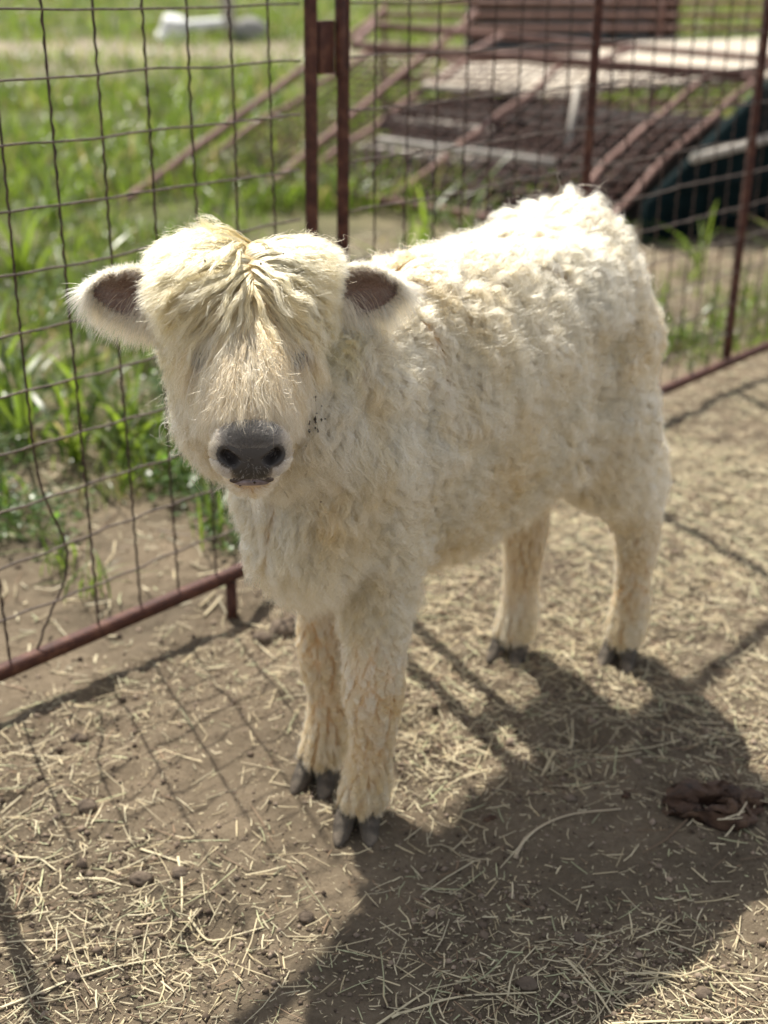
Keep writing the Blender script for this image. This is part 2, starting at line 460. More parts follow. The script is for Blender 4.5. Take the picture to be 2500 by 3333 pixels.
def fence_panel(label, s0, s1, posts, feet, wires_v, wires_from, wires_to, bent=None):
    t = tag(empty('fence_panel', fpt((s0 + s1) / 2, 0)), label, 'fence panel', 'wire panels of the pen fence')
    inv = -np.array(t.location)
    f = lambda s, z, o=0.0: fpt(s, z, o) + inv
    sq('bottom_rail', f(s0, RAIL_Z), f(s1, RAIL_Z), 0.0125, t)
    sq('top_rail', f(s0, TOP_Z), f(s1, TOP_Z), 0.0125, t)
    for p in posts:
        sq('post', f(p, RAIL_Z + 0.018), f(p, TOP_Z - 0.018), 0.0135 if p in (s0, s1) else 0.0115, t)
    for p in feet:
        sq('foot', f(p, -0.05), f(p, RAIL_Z - 0.018), 0.0115, t)
    for k in range(1, 14):                              # horizontal wires
        z = RAIL_Z + SP * k
        ss = np.arange(wires_from, wires_to + 0.001, 0.024)
        P = np.array([f(s, z + 0.0035 * noise3(np.array([s * 7, k * 3.3, 1.0])), -0.004 + 0.003 * math.sin(s * 2 * math.pi / 0.0975 + k)) for s in ss])
        tube('wire', P, 0.0021, MAT['wire_pale'], t, 6)
    for j, s in enumerate(wires_v):
        zz = np.arange(RAIL_Z + 0.012, TOP_Z - 0.01, 0.0165)
        lean = -0.018 if s < 0.3 else 0.004
        ph = j * 1.7
        P = []
        for i, z in enumerate(zz):
            ds = lean * (z - RAIL_Z) / 1.1 + 0.004 * noise3(np.array([j * 5.1, z * 3.0, 2.0]))
            if bent is not None and abs(s - bent) < 0.01:
                ds += 0.045 * math.exp(-((z - 0.26) / 0.10) ** 2) - 0.045 * max(0, 1 - (z - RAIL_Z) / 0.12)
            # crimped, slightly lumpy wire
            P.append(f(s + ds, z, 0.004 + 0.0022 * math.sin(z * 2 * math.pi / 0.036 + ph)))
        rr = 0.0023 + 0.0005 * np.sin(zz * 2 * math.pi / 0.033 + ph)
        tube('wire', np.array(P), rr, MAT['wire'], t, 6)
    return t
left = fence_panel('rusty red wire-mesh fence panel with one bent wire above its bottom rail', -1.585, 0.241, (-1.585, -0.672, 0.241), (-0.93, -0.003),
                   [0.058 - 0.0975 * k for k in range(-1, 17)], -1.57, 0.228, bent=-0.43)
right = fence_panel('rusty red wire-mesh fence panel running behind the calf past its rump', 0.331, 3.0, (0.331, 1.22, 2.11, 3.0), (0.6, 2.75),
                    [0.331 + 0.0975 * k for k in range(1, 27)], 0.345, 2.985)
# the coupling between the two panels
cp = tag(empty('panel_coupling', fpt(0.286, 1.09)), 'dark rusty steel coupling joining the two fence panels between their end posts', 'coupling')
rotf = math.atan2(FU[1], FU[0])
def box_geo(c, h):
    V = np.array([[x, y, z] for x in (-1, 1) for y in (-1, 1) for z in (-1, 1)], float) * h + c
    F = [(0, 1, 3, 2), (4, 6, 7, 5), (0, 4, 5, 1), (2, 3, 7, 6), (0, 2, 6, 4), (1, 5, 7, 3)]
    return V, F
def rot_box(name, c, half, rz, mat, parent, bev=0.002, rx=0.0, ry=0.0):
    V, F = box_geo(np.zeros(3), np.asarray(half, float))
    me = np_mesh(name, V, F)
    o = mobj(name, me, mat, parent)
    o.location = c; o.rotation_euler = (rx, ry, rz)
    if bev:
        bm = o.modifiers.new('bevel', 'BEVEL'); bm.width = bev; bm.segments = 2
    return o
rot_box('sleeve_plate', (-0.006 * FU[0], -0.006 * FU[1], 0.0), (0.021, 0.006, 0.048), rotf, MAT['rust'], cp)
rot_box('pin_tube', (0.023 * FU[0] - 0.012 * FN[0], 0.023 * FU[1] - 0.012 * FN[1], 0.03), (0.0085, 0.0085, 0.085), rotf, MAT['rust'], cp, 0.004)

# ------------------------------------------------------------------ the calf
CP = np.array([-0.064, 1.764, 0.0])
CU = np.array([0.6446, 0.7645, 0.0]); CL = np.array([0.7645, -0.6446, 0.0])     # towards the tail / towards its left flank
def W(t, l, z): return CP + CU * t + CL * l + np.array([0, 0, z])
def toW(p):
    q = p - CP
    return q @ CU, q @ CL, p[..., 2]
HX = unit(np.array([0.994, 0.106, 0.0])); HD = unit(np.array([0.0737, -0.691, -0.719])); HN = unit(np.cross(HX, -HD))
if HN[2] < 0: HN = -HN
HE = np.array([-0.168, 1.556, 0.812])                                            # between the eyes, on the skin
def Hd(x, d, n): return HE + HX * x + HD * d + HN * n
def toH(p):
    q = p - HE
    return q @ HX, q @ HD, q @ HN
calf = tag(empty('calf', tuple(CP)), 'fluffy cream-white calf standing in the pen with a long shaggy forelock', 'calf')

def ellipsoid(c, ax, r, n=24, m=14):
    th = np.linspace(0, np.pi, m); ph = np.arange(n) / n * 2 * np.pi
    V = np.array([[np.sin(a) * np.cos(b), np.sin(a) * np.sin(b), np.cos(a)] for a in th for b in ph])
    Q = []
    for i in range(m - 1):
        for j in range(n):
            Q.append((i * n + j, (i + 1) * n + j, (i + 1) * n + (j + 1) % n, i * n + (j + 1) % n))
    A = np.array(ax)
    return c + (V * np.array(r)) @ A, Q
def rounded_tube(P, R, n=20):
    """polyline with radii, resampled smooth, round ends"""
    P = np.asarray(P, float); R = np.asarray(R, float)
    if R.ndim == 1: R = np.stack([R, R], 1)
    s = np.concatenate([[0], np.cumsum(np.linalg.norm(np.diff(P, axis=0), axis=1))])
    q = np.linspace(0, s[-1], 28)
    def cub(Y):
        out = np.empty((len(q), Y.shape[1])); m = np.gradient(Y, s, axis=0)
        k = np.clip(np.searchsorted(s, q, 'right') - 1, 0, len(s) - 2); h = (s[k + 1] - s[k])[:, None]; t = ((q - s[k]) / (s[k + 1] - s[k]))[:, None]
        return (2 * t**3 - 3 * t**2 + 1) * Y[k] + (t**3 - 2 * t**2 + t) * h * m[k] + (-2 * t**3 + 3 * t**2) * Y[k + 1] + (t**3 - t**2) * h * m[k + 1]
    PP, RR = cub(P), np.maximum(cub(R), 0.004)
    t0 = unit(PP[0] - PP[1]); t1 = unit(PP[-1] - PP[-2])
    ends0 = [(PP[0] + t0 * RR[0].min() * math.sin(a), RR[0] * math.cos(a)) for a in np.radians([88, 65, 40, 18])]
    ends1 = [(PP[-1] + t1 * RR[-1].min() * math.sin(a), RR[-1] * math.cos(a)) for a in np.radians([18, 40, 65, 88])]
    PP = np.concatenate([[e[0] for e in ends0], PP, [e[0] for e in ends1]]); RR = np.concatenate([[e[1] for e in ends0], RR, [e[1] for e in ends1]])
    return tube_geo(PP, RR, n)

G = Geo()
# trunk: rings along the spine
tr = np.array([  # t, centre z, half height, half width
    [-0.120, 0.575, 0.070, 0.060], [-0.090, 0.580, 0.120, 0.092], [-0.02, 0.600, 0.180, 0.116], [0.06, 0.618, 0.207, 0.128], [0.20, 0.625, 0.212, 0.140],
    [0.36, 0.633, 0.214, 0.150], [0.50, 0.664, 0.202, 0.144], [0.565, 0.684, 0.196, 0.132], [0.612, 0.705, 0.152, 0.102], [0.642, 0.700, 0.085, 0.062]])
q = np.linspace(tr[0, 0], tr[-1, 0], 46)
an = np.arange(40) / 40 * 2 * np.pi
V, Q = [], []
for k, t in enumerate(q):
    zc, hh, hw = [np.interp(t, tr[:, 0], tr[:, i]) for i in (1, 2, 3)]
    for a in an:
        ca, sa = math.cos(a), math.sin(a)
        V.append(W(t, hw * np.sign(ca) * abs(ca) ** 0.9, zc + hh * np.sign(sa) * abs(sa) ** 0.95))
for k in range(len(q) - 1):
    for i in range(40):
        Q.append((k * 40 + i, k * 40 + (i + 1) % 40, (k + 1) * 40 + (i + 1) % 40, (k + 1) * 40 + i))
c0 = len(V); V += [W(q[0], 0, tr[0, 1]), W(q[-1], 0, tr[-1, 1])]
T = [(c0, (i + 1) % 40, i) for i in range(40)] + [(c0 + 1, (len(q) - 1) * 40 + i, (len(q) - 1) * 40 + (i + 1) % 40) for i in range(40)]
G.add(np.array(V), Q, T)
def rt_add(P, R): V, Q, T = rounded_tube(P, R); G.add(V, Q, T)
def el_add(c, ax, r): V, Q = ellipsoid(c, ax, r); G.add(V, Q)
AX = (CU, CL, np.array([0, 0, 1.0])); HA = (HX, HD, HN)
# neck and brisket
rt_add([W(0.16, 0, 0.66), W(0.02, -0.005, 0.69), Hd(0.0, -0.03, -0.175), Hd(0, -0.075, -0.10)], [0.12, 0.120, 0.092, 0.078])
rt_add([W(0.0, 0, 0.62), W(-0.085, -0.005, 0.675), Hd(0.0, 0.01, -0.14)], [0.112, 0.100, 0.078])
el_add(W(-0.075, 0, 0.520), AX, (0.066, 0.080, 0.10))
# head
el_add(Hd(0, -0.085, -0.072), HA, (0.083, 0.092, 0.083))
el_add(Hd(0.002, 0.0, -0.058), HA, (0.074, 0.084, 0.058))
rt_add([Hd(0, -0.01, -0.055), Hd(0, 0.05, -0.045), Hd(0, 0.100, -0.036)], [0.062, 0.054, 0.040])
el_add(Hd(0, 0.108, -0.036), HA, (0.047, 0.030, 0.036))
rt_add([Hd(0, -0.01, -0.115), Hd(0, 0.06, -0.090), Hd(0, 0.140, -0.066)], [0.066, 0.052, 0.029])
for s in (-1, 1):
    el_add(Hd(s * 0.036, 0.015, -0.085), HA, (0.038, 0.060, 0.055))
    el_add(Hd(s * 0.055, -0.010, -0.033), HA, (0.022, 0.024, 0.020))          # brow
# legs: (t, l, z, r)
LEGS = {
    'fl': [(0.02, 0.058, 0.56, 0.076), (0.018, 0.062, 0.42, 0.053), (0.006, 0.065, 0.31, 0.043), (0.000, 0.068, 0.232, 0.042), (0.006, 0.064, 0.155, 0.030), (0.000, 0.060, 0.092, 0.031), (-0.012, 0.058, 0.045, 0.031)],
    'fr': [(0.05, -0.066, 0.56, 0.078), (0.070, -0.078, 0.42, 0.054), (0.062, -0.080, 0.31, 0.043), (0.052, -0.078, 0.232, 0.041), (0.056, -0.075, 0.155, 0.030), (0.052, -0.074, 0.092, 0.031), (0.038, -0.074, 0.045, 0.031)],
    'hl': [(0.545, 0.070, 0.66, 0.104), (0.565, 0.080, 0.52, 0.094), (0.640, 0.083, 0.42, 0.076), (0.705, 0.086, 0.325, 0.050), (0.735, 0.084, 0.26, 0.041), (0.745, 0.081, 0.16, 0.030), (0.745, 0.080, 0.092, 0.032), (0.73, 0.080, 0.045, 0.031)],
    'hr': [(0.545, -0.072, 0.66, 0.108), (0.55, -0.095, 0.52, 0.095), (0.555, -0.095, 0.42, 0.066), (0.600, -0.090, 0.325, 0.049), (0.617, -0.088, 0.26, 0.041), (0.612, -0.087, 0.16, 0.030), (0.612, -0.087, 0.092, 0.032), (0.598, -0.087, 0.045, 0.031)],
}
for k, J in LEGS.items():
    rt_add([W(a, b, c) for a, b, c, r in J], [r for *_, r in J])
raw = bpy.data.objects.new('raw_body', G.mesh('raw_body'))
col.objects.link(raw)
rm = raw.modifiers.new('remesh', 'REMESH'); rm.mode = 'VOXEL'; rm.voxel_size = 0.0085; rm.use_smooth_shade = True
sm = raw.modifiers.new('smooth', 'SMOOTH'); sm.factor = 0.5; sm.iterations = 9
dg = bpy.context.evaluated_depsgraph_get()
bme = bpy.data.meshes.new_from_object(raw.evaluated_get(dg))
bpy.data.objects.remove(raw)
nv = len(bme.vertices)
BV = np.empty(nv * 3, np.float32); bme.vertices.foreach_get('co', BV); BV = BV.reshape(-1, 3).astype(float)
# tufts and folds: relief under the coat
bme.calc_loop_triangles()
BT = np.empty(len(bme.loop_triangles) * 3, np.int32); bme.loop_triangles.foreach_get('vertices', BT); BT = BT.reshape(-1, 3)
def _vn(V, T):
    n = np.zeros_like(V); f = np.cross(V[T[:, 1]] - V[T[:, 0]], V[T[:, 2]] - V[T[:, 0]])
    for k in range(3): np.add.at(n, T[:, k], f)
    return unit(n)
_t, _l, _z = toW(BV); _hx, _hd, _hn = toH(BV)
_am = sstep(0.30, 0.42, _z) * sstep(0.15, 0.24, np.sqrt(_hx ** 2 + _hd ** 2 + (_hn + 0.06) ** 2))
BV = BV + _vn(BV, BT) * (_am * (0.016 * fbm(BV * 11, 2, 201) + 0.011 * fbm(BV * 24, 2, 205)))[:, None]
bme.vertices.foreach_set('co', BV.astype(np.float32).ravel())
bvh = BVHTree.FromPolygons([tuple(v) for v in BV], [tuple(t) for t in BT])

EYES = [Hd(0.058, 0.010, -0.020), Hd(-0.058, 0.010, -0.020)]
EYE_SLIT = [(Hd(0.050, 0.020, 0), Hd(0.066, 0.000, 0)), (Hd(-0.050, 0.020, 0), Hd(-0.066, 0.000, 0))]
def coat_tint(P, rnd):
    """coat tint at world points P: cream, yellower crown, tan shins, stained patches, painted fringe shade"""
    t, l, z = toW(P); hx, hd, hn = toH(P)
    nn = len(P)
    c = np.tile(np.array([0.77, 0.565, 0.36]), (nn, 1))
    def blend(mask, colr): 
        nonlocal c
        mk = np.clip(mask, 0, 1)[:, None]; c = c * (1 - mk) + np.array(colr) * mk
    st = fbm(P * 7, 3, 71)
    blend(sstep(-0.05, 0.40, st) * 0.75, (0.58, 0.385, 0.205))
    blend(sstep(0.10, 0.45, fbm(P * 18, 2, 75)) * 0.5, (0.60, 0.40, 0.22))
    # stained saddle behind the shoulder
    d = np.sqrt(((t - 0.20) / 0.14) ** 2 + ((z - 0.80) / 0.07) ** 2)
    blend((1 - sstep(0.1, 1.5, d + 1.3 * st + 0.5 * fbm(P * 30, 2, 88))) * 0.75, (0.55, 0.385, 0.21))
    d = np.sqrt(((t - 0.62) / 0.07) ** 2 + ((z - 0.84) / 0.03) ** 2)
    blend((1 - sstep(0.3, 1.2, d)) * 0.4, (0.66, 0.54, 0.36))
    # noise streaks of tan low on the flank, tan patch at the brisket
    blend(sstep(0.2, 0.6, fbm(P * np.array([9, 9, 4]), 2, 83)) * sstep(0.65, 0.45, z) * 0.5, (0.60, 0.43, 0.26))
    blend(np.exp(-((t + 0.06) / 0.07) ** 2 - ((z - 0.42) / 0.06) ** 2) * 0.7, (0.55, 0.38, 0.21))
    # shins
    leg = sstep(0.30, 0.20, z)
    blend(leg * 0.5, (0.64, 0.44, 0.25))
    blend(np.exp(-((z - 0.225) / 0.035) ** 2) * sstep(0.2, 0.1, t) * sstep(-0.1, 0.5, noise3(P * 22, 5)) * 0.7, (0.50, 0.30, 0.12))
    blend(sstep(0.13, 0.06, z) * 0.45, (0.58, 0.41, 0.23))
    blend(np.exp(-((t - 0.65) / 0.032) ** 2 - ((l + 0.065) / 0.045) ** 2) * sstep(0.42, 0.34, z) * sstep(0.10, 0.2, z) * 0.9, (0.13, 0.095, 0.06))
    # head
    hm = (np.sqrt(hx ** 2 + (np.maximum(np.abs(hd + 0.0) - 0.10, 0)) ** 2 + (hn + 0.06) ** 2) < 0.15)
    blend(hm * sstep(-0.02, -0.07, hd) * 0.8, (0.70, 0.50, 0.255))
    blend(hm * sstep(-0.05, 0.0, hd) * 0.6, (0.64, 0.49, 0.325))
    blend(hm * np.exp(-((hx) / 0.040) ** 2) * np.exp(-((hd + 0.035) / 0.040) ** 2) * 0.8, (0.40, 0.295, 0.185))  # grey-brown fringe strands, with the fringe's shade painted into their tint
    c = c ** (1.24 - 0.48 * rnd[:, None])
    return np.clip(c, 0.01, 0.955)
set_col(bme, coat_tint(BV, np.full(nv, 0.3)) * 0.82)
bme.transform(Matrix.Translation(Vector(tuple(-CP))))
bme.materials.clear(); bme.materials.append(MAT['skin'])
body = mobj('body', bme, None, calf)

# ---- surfaces that carry hair
def tri_data(V, T):
    a, b, c = V[T[:, 0]], V[T[:, 1]], V[T[:, 2]]
    n = np.cross(b - a, c - a); ar = np.linalg.norm(n, axis=1) * 0.5
    return a, b, c, unit(n), ar
def vnormals(V, T):
    n = np.zeros_like(V)
    a, b, c = V[T[:, 0]], V[T[:, 1]], V[T[:, 2]]
    f = np.cross(b - a, c - a)
    for k in range(3): np.add.at(n, T[:, k], f)
    return unit(n)
def sample(V, T, n, weight=None):
    a, b, c, nr, ar = tri_data(V, T)
    w = ar if weight is None else ar * weight((a + b + c) / 3, nr)
    cdf = np.cumsum(w); cdf /= cdf[-1]
    k = np.minimum(np.searchsorted(cdf, RNG.random(n)), len(T) - 1)
    r1 = np.sqrt(RNG.random(n)); r2 = RNG.random(n)
    u0, u1, u2 = 1 - r1, r1 * (1 - r2), r1 * r2
    P = a[k] * u0[:, None] + b[k] * u1[:, None] + c[k] * u2[:, None]
    VN = vnormals(V, T)
    Nn = unit(VN[T[k, 0]] * u0[:, None] + VN[T[k, 1]] * u1[:, None] + VN[T[k, 2]] * u2[:, None])
    return P, Nn
def head_dist(P):
    hx, hd, hn = toH(P)
    A = np.array([0, -0.075, -0.075]); B = np.array([0, 0.125, -0.035])
    X = np.stack([hx, hd, hn], -1); ab = B - A
    t = np.clip(((X - A) @ ab) / (ab @ ab), 0, 1)
    return np.linalg.norm(X - (A + t[:, None] * ab), axis=1), t
def is_head(P):
    d, t = head_dist(P)
    return d < 0.102 - 0.036 * t

def fields(P, Nn):
    """combing direction, length, lift, wave amplitude, droop at roots P"""
    n = len(P)
    t, l, z = toW(P); hx, hd, hn = toH(P)
    down = np.array([0, 0, -1.0])
    side = np.sign(l)[:, None] * CL
    flow = CU * 0.55 + down * 0.75 + side * 0.25 * np.clip(Nn[:, 2:3], 0, 1)
    sw = nvec(P * 5.0, 3) * 0.85 + nvec(P * 15, 9) * 0.85
    flow = flow + sw
    length = np.full(n, 0.052) * (1 + 0.35 * noise3(P * 8, 15) + 0.30 * noise3(P * 22, 16))
    lift = np.full(n, 0.52); wave = np.full(n, 0.0085); droop = np.full(n, 0.35)
    # back: thick curly wool
    top = sstep(0.70, 0.82, z) * sstep(0.05, 0.15, t)
    length = length + 0.010 * top; wave = wave + 0.002 * top; lift = lift + 0.1 * top
    # rump skirts hang in long locks
    rs = sstep(0.52, 0.66, t) * sstep(0.66, 0.55, z) * sstep(0.30, 0.40, z)
    flow = flow * (1 - 0.6 * rs[:, None]) + (down * 1.6) * rs[:, None]
    length = length + 0.004 * rs
    rr_ = sstep(0.54, 0.60, t) * sstep(0.45, 0.5, z)
    length = length * (1 - 0.30 * rr_); lift = lift - 0.12 * rr_
    # chest and neck: down
    ch = sstep(0.08, -0.02, t) * sstep(0.30, 0.40, z)
    flow = flow * (1 - 0.5 * ch[:, None]) + (down * 0.9 - CU * 0.15 + side * 0.25) * ch[:, None]
    lift = lift - 0.12 * ch; length = length + 0.006 * ch
    # belly fringe
    be = sstep(0.47, 0.41, z) * sstep(0.08, 0.16, t) * sstep(0.62, 0.5, t)
    length = length + 0.006 * be
    # legs
    lg = sstep(0.47, 0.29, z) * np.where((t > 0.12) & (t < 0.50) & (z > 0.36), 0.0, 1.0)
    flow = flow * (1 - lg[:, None]) + (down * 1.0 + 0.16 * sw) * lg[:, None]
    length = length * (1 - lg) + lg * (0.017 + 0.017 * sstep(0.15, 0.09, z) + 0.004 * noise3(P * 14, 4))
    lift = lift * (1 - lg) + lg * (0.30 + 0.10 * sstep(0.17, 0.09, z)); wave = wave * (1 - 0.75 * lg); droop = droop * (1 - lg) + 0.2 * lg
    length = np.where(z < 0.065, 0.020, length)
    # head
    H = is_head(P)
    wx, wd = 0.0, -0.058                                     # the whorl
    rx, rd = hx - wx, hd - wd
    fan = HX * (rx * 1.25)[:, None] + HD * (rd + 0.035)[:, None]
    fan = unit(fan)
    sgn = np.tanh((rx + 0.012 * noise3(HD * hd[:, None] * 45, 2) + 0.006 * noise3(P * 60, 2)) / 0.009)
    comb = HX * sgn[:, None] * 1.0 + HD * (-0.05 + 0.30 * np.clip(np.abs(rx) / 0.09, 0, 1) ** 1.5 + 0.30 * sstep(-0.04, 0, rd))[:, None] + 0.45 * nvec(P * 14, 33) + 0.35 * nvec(P * 40, 34) - HN * 0.05
    kf = sstep(-0.012, 0.016, rd - 0.35 * np.abs(rx))[:, None]
    fl = comb * (1 - kf) + (fan + 0.16 * nvec(P * 30, 35)) * kf
    fl = unit(fl) + 0.20 * RNG.standard_normal((n, 3))
    lock = H & (hn > -0.15) & ((hd < -0.040 - 0.22 * np.abs(hx)) | ((np.abs(hx) < 0.050 - 0.2 * np.maximum(hd + 0.04, 0)) & (hd < 0.010)))
    fl2 = HX * (np.tanh(hx / 0.02) * 0.75)[:, None] + HD * (0.55 - 0.5 * sstep(0.05, 0.1, hd))[:, None] + 0.16 * nvec(P * 18, 37) + down * 0.35 * sstep(-0.06, -0.1, hn)[:, None]
    flow = np.where(H[:, None], np.where(lock[:, None], fl, fl2), flow)
    up_ = sstep(0.005, -0.03, rd)
    ang = np.degrees(np.arctan2(np.abs(rx) * 1.2, rd + 0.035))
    ll = (np.interp(ang, [0, 22, 45, 70], [0.178, 0.165, 0.130, 0.085]) - 0.70 * np.maximum(rd, 0)) * (1 - up_)
    ll = np.maximum(ll, 0.03 * (1 - up_)) + up_ * (0.094 - 0.030 * sstep(0.03, 0.07, np.abs(rx))) + 0.016 * noise3(P * 25, 8)
    length = np.where(H, np.where(lock, ll, 0.013 + 0.004 * sstep(0.04, 0.08, np.abs(hx)) + 0.012 * sstep(-0.06, -0.10, hn)), length)
    lift = np.where(H, np.where(lock, 0.22 + 0.48 * up_ + 0.18 * noise3(P * 30, 18), 0.24), lift)
    lift = np.where(H & lock, lift * (1 - 0.55 * up_ * (1 - np.abs(sgn))), lift)
    lift = np.where(H & lock, lift * (1 + 0.22 * up_ * sstep(0.015, 0.035, np.abs(hx))), lift)
    wave = np.where(H, np.where(lock, 0.0034 + 0.001 * up_, 0.0008), wave)
    droop = np.where(H, np.where(lock, 0.50 - 0.42 * up_, 0.05), droop)
    for E_ in EYES:
        de = np.linalg.norm(P - E_, axis=1)
        length = np.where(H & ~lock, length * np.clip((de - 0.004) / 0.030, 0.28, 1), length)
    # short velvet on the muzzle
    mz = H & (hd > 0.085)
    length = np.where(mz, 0.008, length); lift = np.where(mz, 0.45, lift)
    return flow, length, lift, wave, droop, H, lock

def grow(P, Nn, flow, length, lift, wave, droop, nseg, tree, keep_out=0.004):
    n = len(P)
    tang = unit(flow - Nn * np.sum(flow * Nn, 1, keepdims=True))
    d = unit(tang * (1 - lift)[:, None] + Nn * lift[:, None])
    seg = (length / (nseg - 1))[:, None]
    out = np.empty((n, nseg, 3)); out[:, 0] = P
    cur = P.copy()
    side = unit(np.cross(tang, Nn)); ph = RNG.uniform(0, 2 * np.pi, n)
    frq = RNG.uniform(0.9, 2.3, n)
    for k in range(1, nseg):
        s = k / (nseg - 1)
        d = unit(d + tang * 0.30 * (1 - s) + np.array([0, 0, -1.0]) * (droop * 0.55)[:, None])
        cur = cur + d * seg
        want = keep_out + 0.010 * np.minimum(lift * length / 0.04, 2.0) * s
        for i in range(n):
            co, nr, ix, di = tree.find_nearest(cur[i])
            if co is None: continue
            h = (cur[i][0] - co[0]) * nr[0] + (cur[i][1] - co[1]) * nr[1] + (cur[i][2] - co[2]) * nr[2]
            if h < want[i] and di < 0.05:
                m_ = want[i] - h
                cur[i] = cur[i] + m_ * np.array(nr)
        out[:, k] = cur
    s = np.linspace(0, 1, nseg)[None, :]
    amp = wave[:, None] * s
    out += side[:, None, :] * (amp * np.sin(ph[:, None] + s * 2 * np.pi * frq[:, None]))[..., None]
    out += Nn[:, None, :] * (amp * 0.7 * np.cos(ph[:, None] * 1.3 + s * 2 * np.pi * frq[:, None] * 1.1))[..., None]
    return out

def children(P, Nn, gP, gpath, clump, jitter, lenvar, nseg, gl):
    kd = KDTree(len(gP))
    for i, p in enumerate(gP): kd.insert(p, i)
    kd.balance()
    n = len(P)
    g = np.fromiter((kd.find(p)[1] for p in P), int, n)
    s = np.linspace(0, 1, nseg)
    sc = np.clip(1 + lenvar * RNG.standard_normal(n), 0.45, 1.35)
    src = np.linspace(0, 1, gpath.shape[1])
    # sample the guide at s*sc (beyond its tip: extrapolate)
    x = s[None, :] * np.minimum(sc, 1.0)[:, None] * (gpath.shape[1] - 1)
    k = np.minimum(x.astype(int), gpath.shape[1] - 2); f = (x - k)[..., None]
    gp = gpath[g[:, None], k] * (1 - f) + gpath[g[:, None], k + 1] * f
    cl = (clump[g][:, None] * s[None, :] ** 0.7)[..., None]
    out = gp + (P - gP[g])[:, None, :] * (1 - cl)
    jl = (gl[g] * jitter * np.where(RNG.random(n) < 0.06, 2.6, 1.0))[:, None, None]
    out += jl * (RNG.standard_normal((n, 1, 3)) * (s ** 1.3)[None, :, None] + 0.35 * RNG.standard_normal((n, nseg, 3)) * (s ** 0.8)[None, :, None] * (s > 0)[None, :, None])
    return out, g

def hair_object(name, path, rad, tint, mat, parent, kind='stuff'):
    n, k, _ = path.shape
    hc = bpy.data.hair_curves.new(name)
    hc.add_curves([k] * n)
    hc.attributes['position'].data.foreach_set('vector', (path - CP).astype(np.float32).ravel()) if 'position' in hc.attributes else hc.points.foreach_set('position', (path - CP).astype(np.float32).ravel())
    ra = hc.attributes.get('radius') or hc.attributes.new('radius', 'FLOAT', 'POINT')
    prof = np.linspace(1, 0, k) ** 0.6 * 0.85 + 0.15
    ra.data.foreach_set('value', (rad[:, None] * prof[None, :]).astype(np.float32).ravel())
    ta = hc.attributes.new('tint', 'FLOAT_COLOR', 'CURVE')
    ta.data.foreach_set('color', np.concatenate([tint, np.ones((n, 1))], 1).astype(np.float32).ravel())
    hc.materials.append(mat)
    o = bpy.data.objects.new(name, hc)
    link(o, parent)
    if kind: o['kind'] = kind
    return o

NOSE_C = Hd(0, 0.122, -0.030)
PZ = unit(0.70 * HD + 0.71 * HN); PY = unit(np.cross(PZ, HX)); PY = PY if PY[2] > 0 else -PY

def hair_block(ng, nc, sel, name, nseg=8, clump=(0.45, 0.85), jit=0.07, lv=0.16, rad=(0.00022, 0.00040), wfun=None):
    P, Nn = sample(BV, BT, int(ng), wfun)
    fl, le, li, wa, dr, H, lk = fields(P, Nn)
    keep = sel(P, H, lk); P, Nn, fl, le, li, wa, dr = [a[keep] for a in (P, Nn, fl, le, li, wa, dr)]
    path = grow(P, Nn, fl, le, li, wa, dr, nseg, bvh)
    cP, cN = sample(BV, BT, int(nc), wfun)
    _, _, _, _, _, H, lk = fields(cP, cN)
    keep = sel(cP, H, lk); cP, cN = cP[keep], cN[keep]
    # bare places: eyes, nose pad, soles
    bare = np.zeros(len(cP), bool)
    for A, B in EYE_SLIT:
        hx, hd, _ = toH(cP); ax, ad, _ = toH(A); bx, bd, _ = toH(B)
        ab = np.array([bx - ax, bd - ad]); v = np.stack([hx - ax, hd - ad], 1)
        tt = np.clip(v @ ab / (ab @ ab), 0, 1); bare |= (np.linalg.norm(v - tt[:, None] * ab, axis=1) < 0.011) & (cN @ HN > -0.3)
    q = cP - NOSE_C
    bare |= (q @ PZ > -0.006) & (np.abs(q @ HX) < 0.022) & (np.abs(q @ PY + 0.038) < 0.007)
    bare |= (q @ PZ > 0.018) & (np.abs(q @ HX) < 0.038) & (np.abs(q @ PY) < 0.034)
    bare |= cP[:, 2] < 0.03
    cP, cN = cP[~bare], cN[~bare]
    cl = RNG.uniform(clump[0], clump[1], len(P))
    path2, g = children(cP, cN, P, path, cl, jit, lv, nseg, le)
    if name == 'forelock':                                # the fringe parts round the eyes
        hide = np.zeros(len(cP), bool)
        for E_, rad_ in ((EYES[0], 0.015), (EYES[1], 0.012)):
            vx = (path2 - E_) @ HX; vd = (path2 - E_) @ HD
            hide |= (np.hypot(vx, vd) < rad_).any(1)
        rise = path2[:, -1, 2] - path2[:, 0, 2]           # no stray sprout along the parting
        sprout = (np.abs((path2[:, -1] - HE) @ HX) < 0.035) & (rise > 0.012)
        hide &= ~sprout
        ok = ~sprout & (~hide | (RNG.random(len(cP)) < 0.12))
        cP, cN, path2, g = cP[ok], cN[ok], path2[ok], g[ok]
    rnd = 0.75 * RNG.random(len(P))[g] + 0.25 * RNG.random(len(cP))
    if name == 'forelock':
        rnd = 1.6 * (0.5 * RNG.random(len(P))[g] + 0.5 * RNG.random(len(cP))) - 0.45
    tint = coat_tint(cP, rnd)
    return hair_object(name, path2, RNG.uniform(rad[0], rad[1], len(cP)), tint, MAT['hair'], calf), (P, Nn, path)

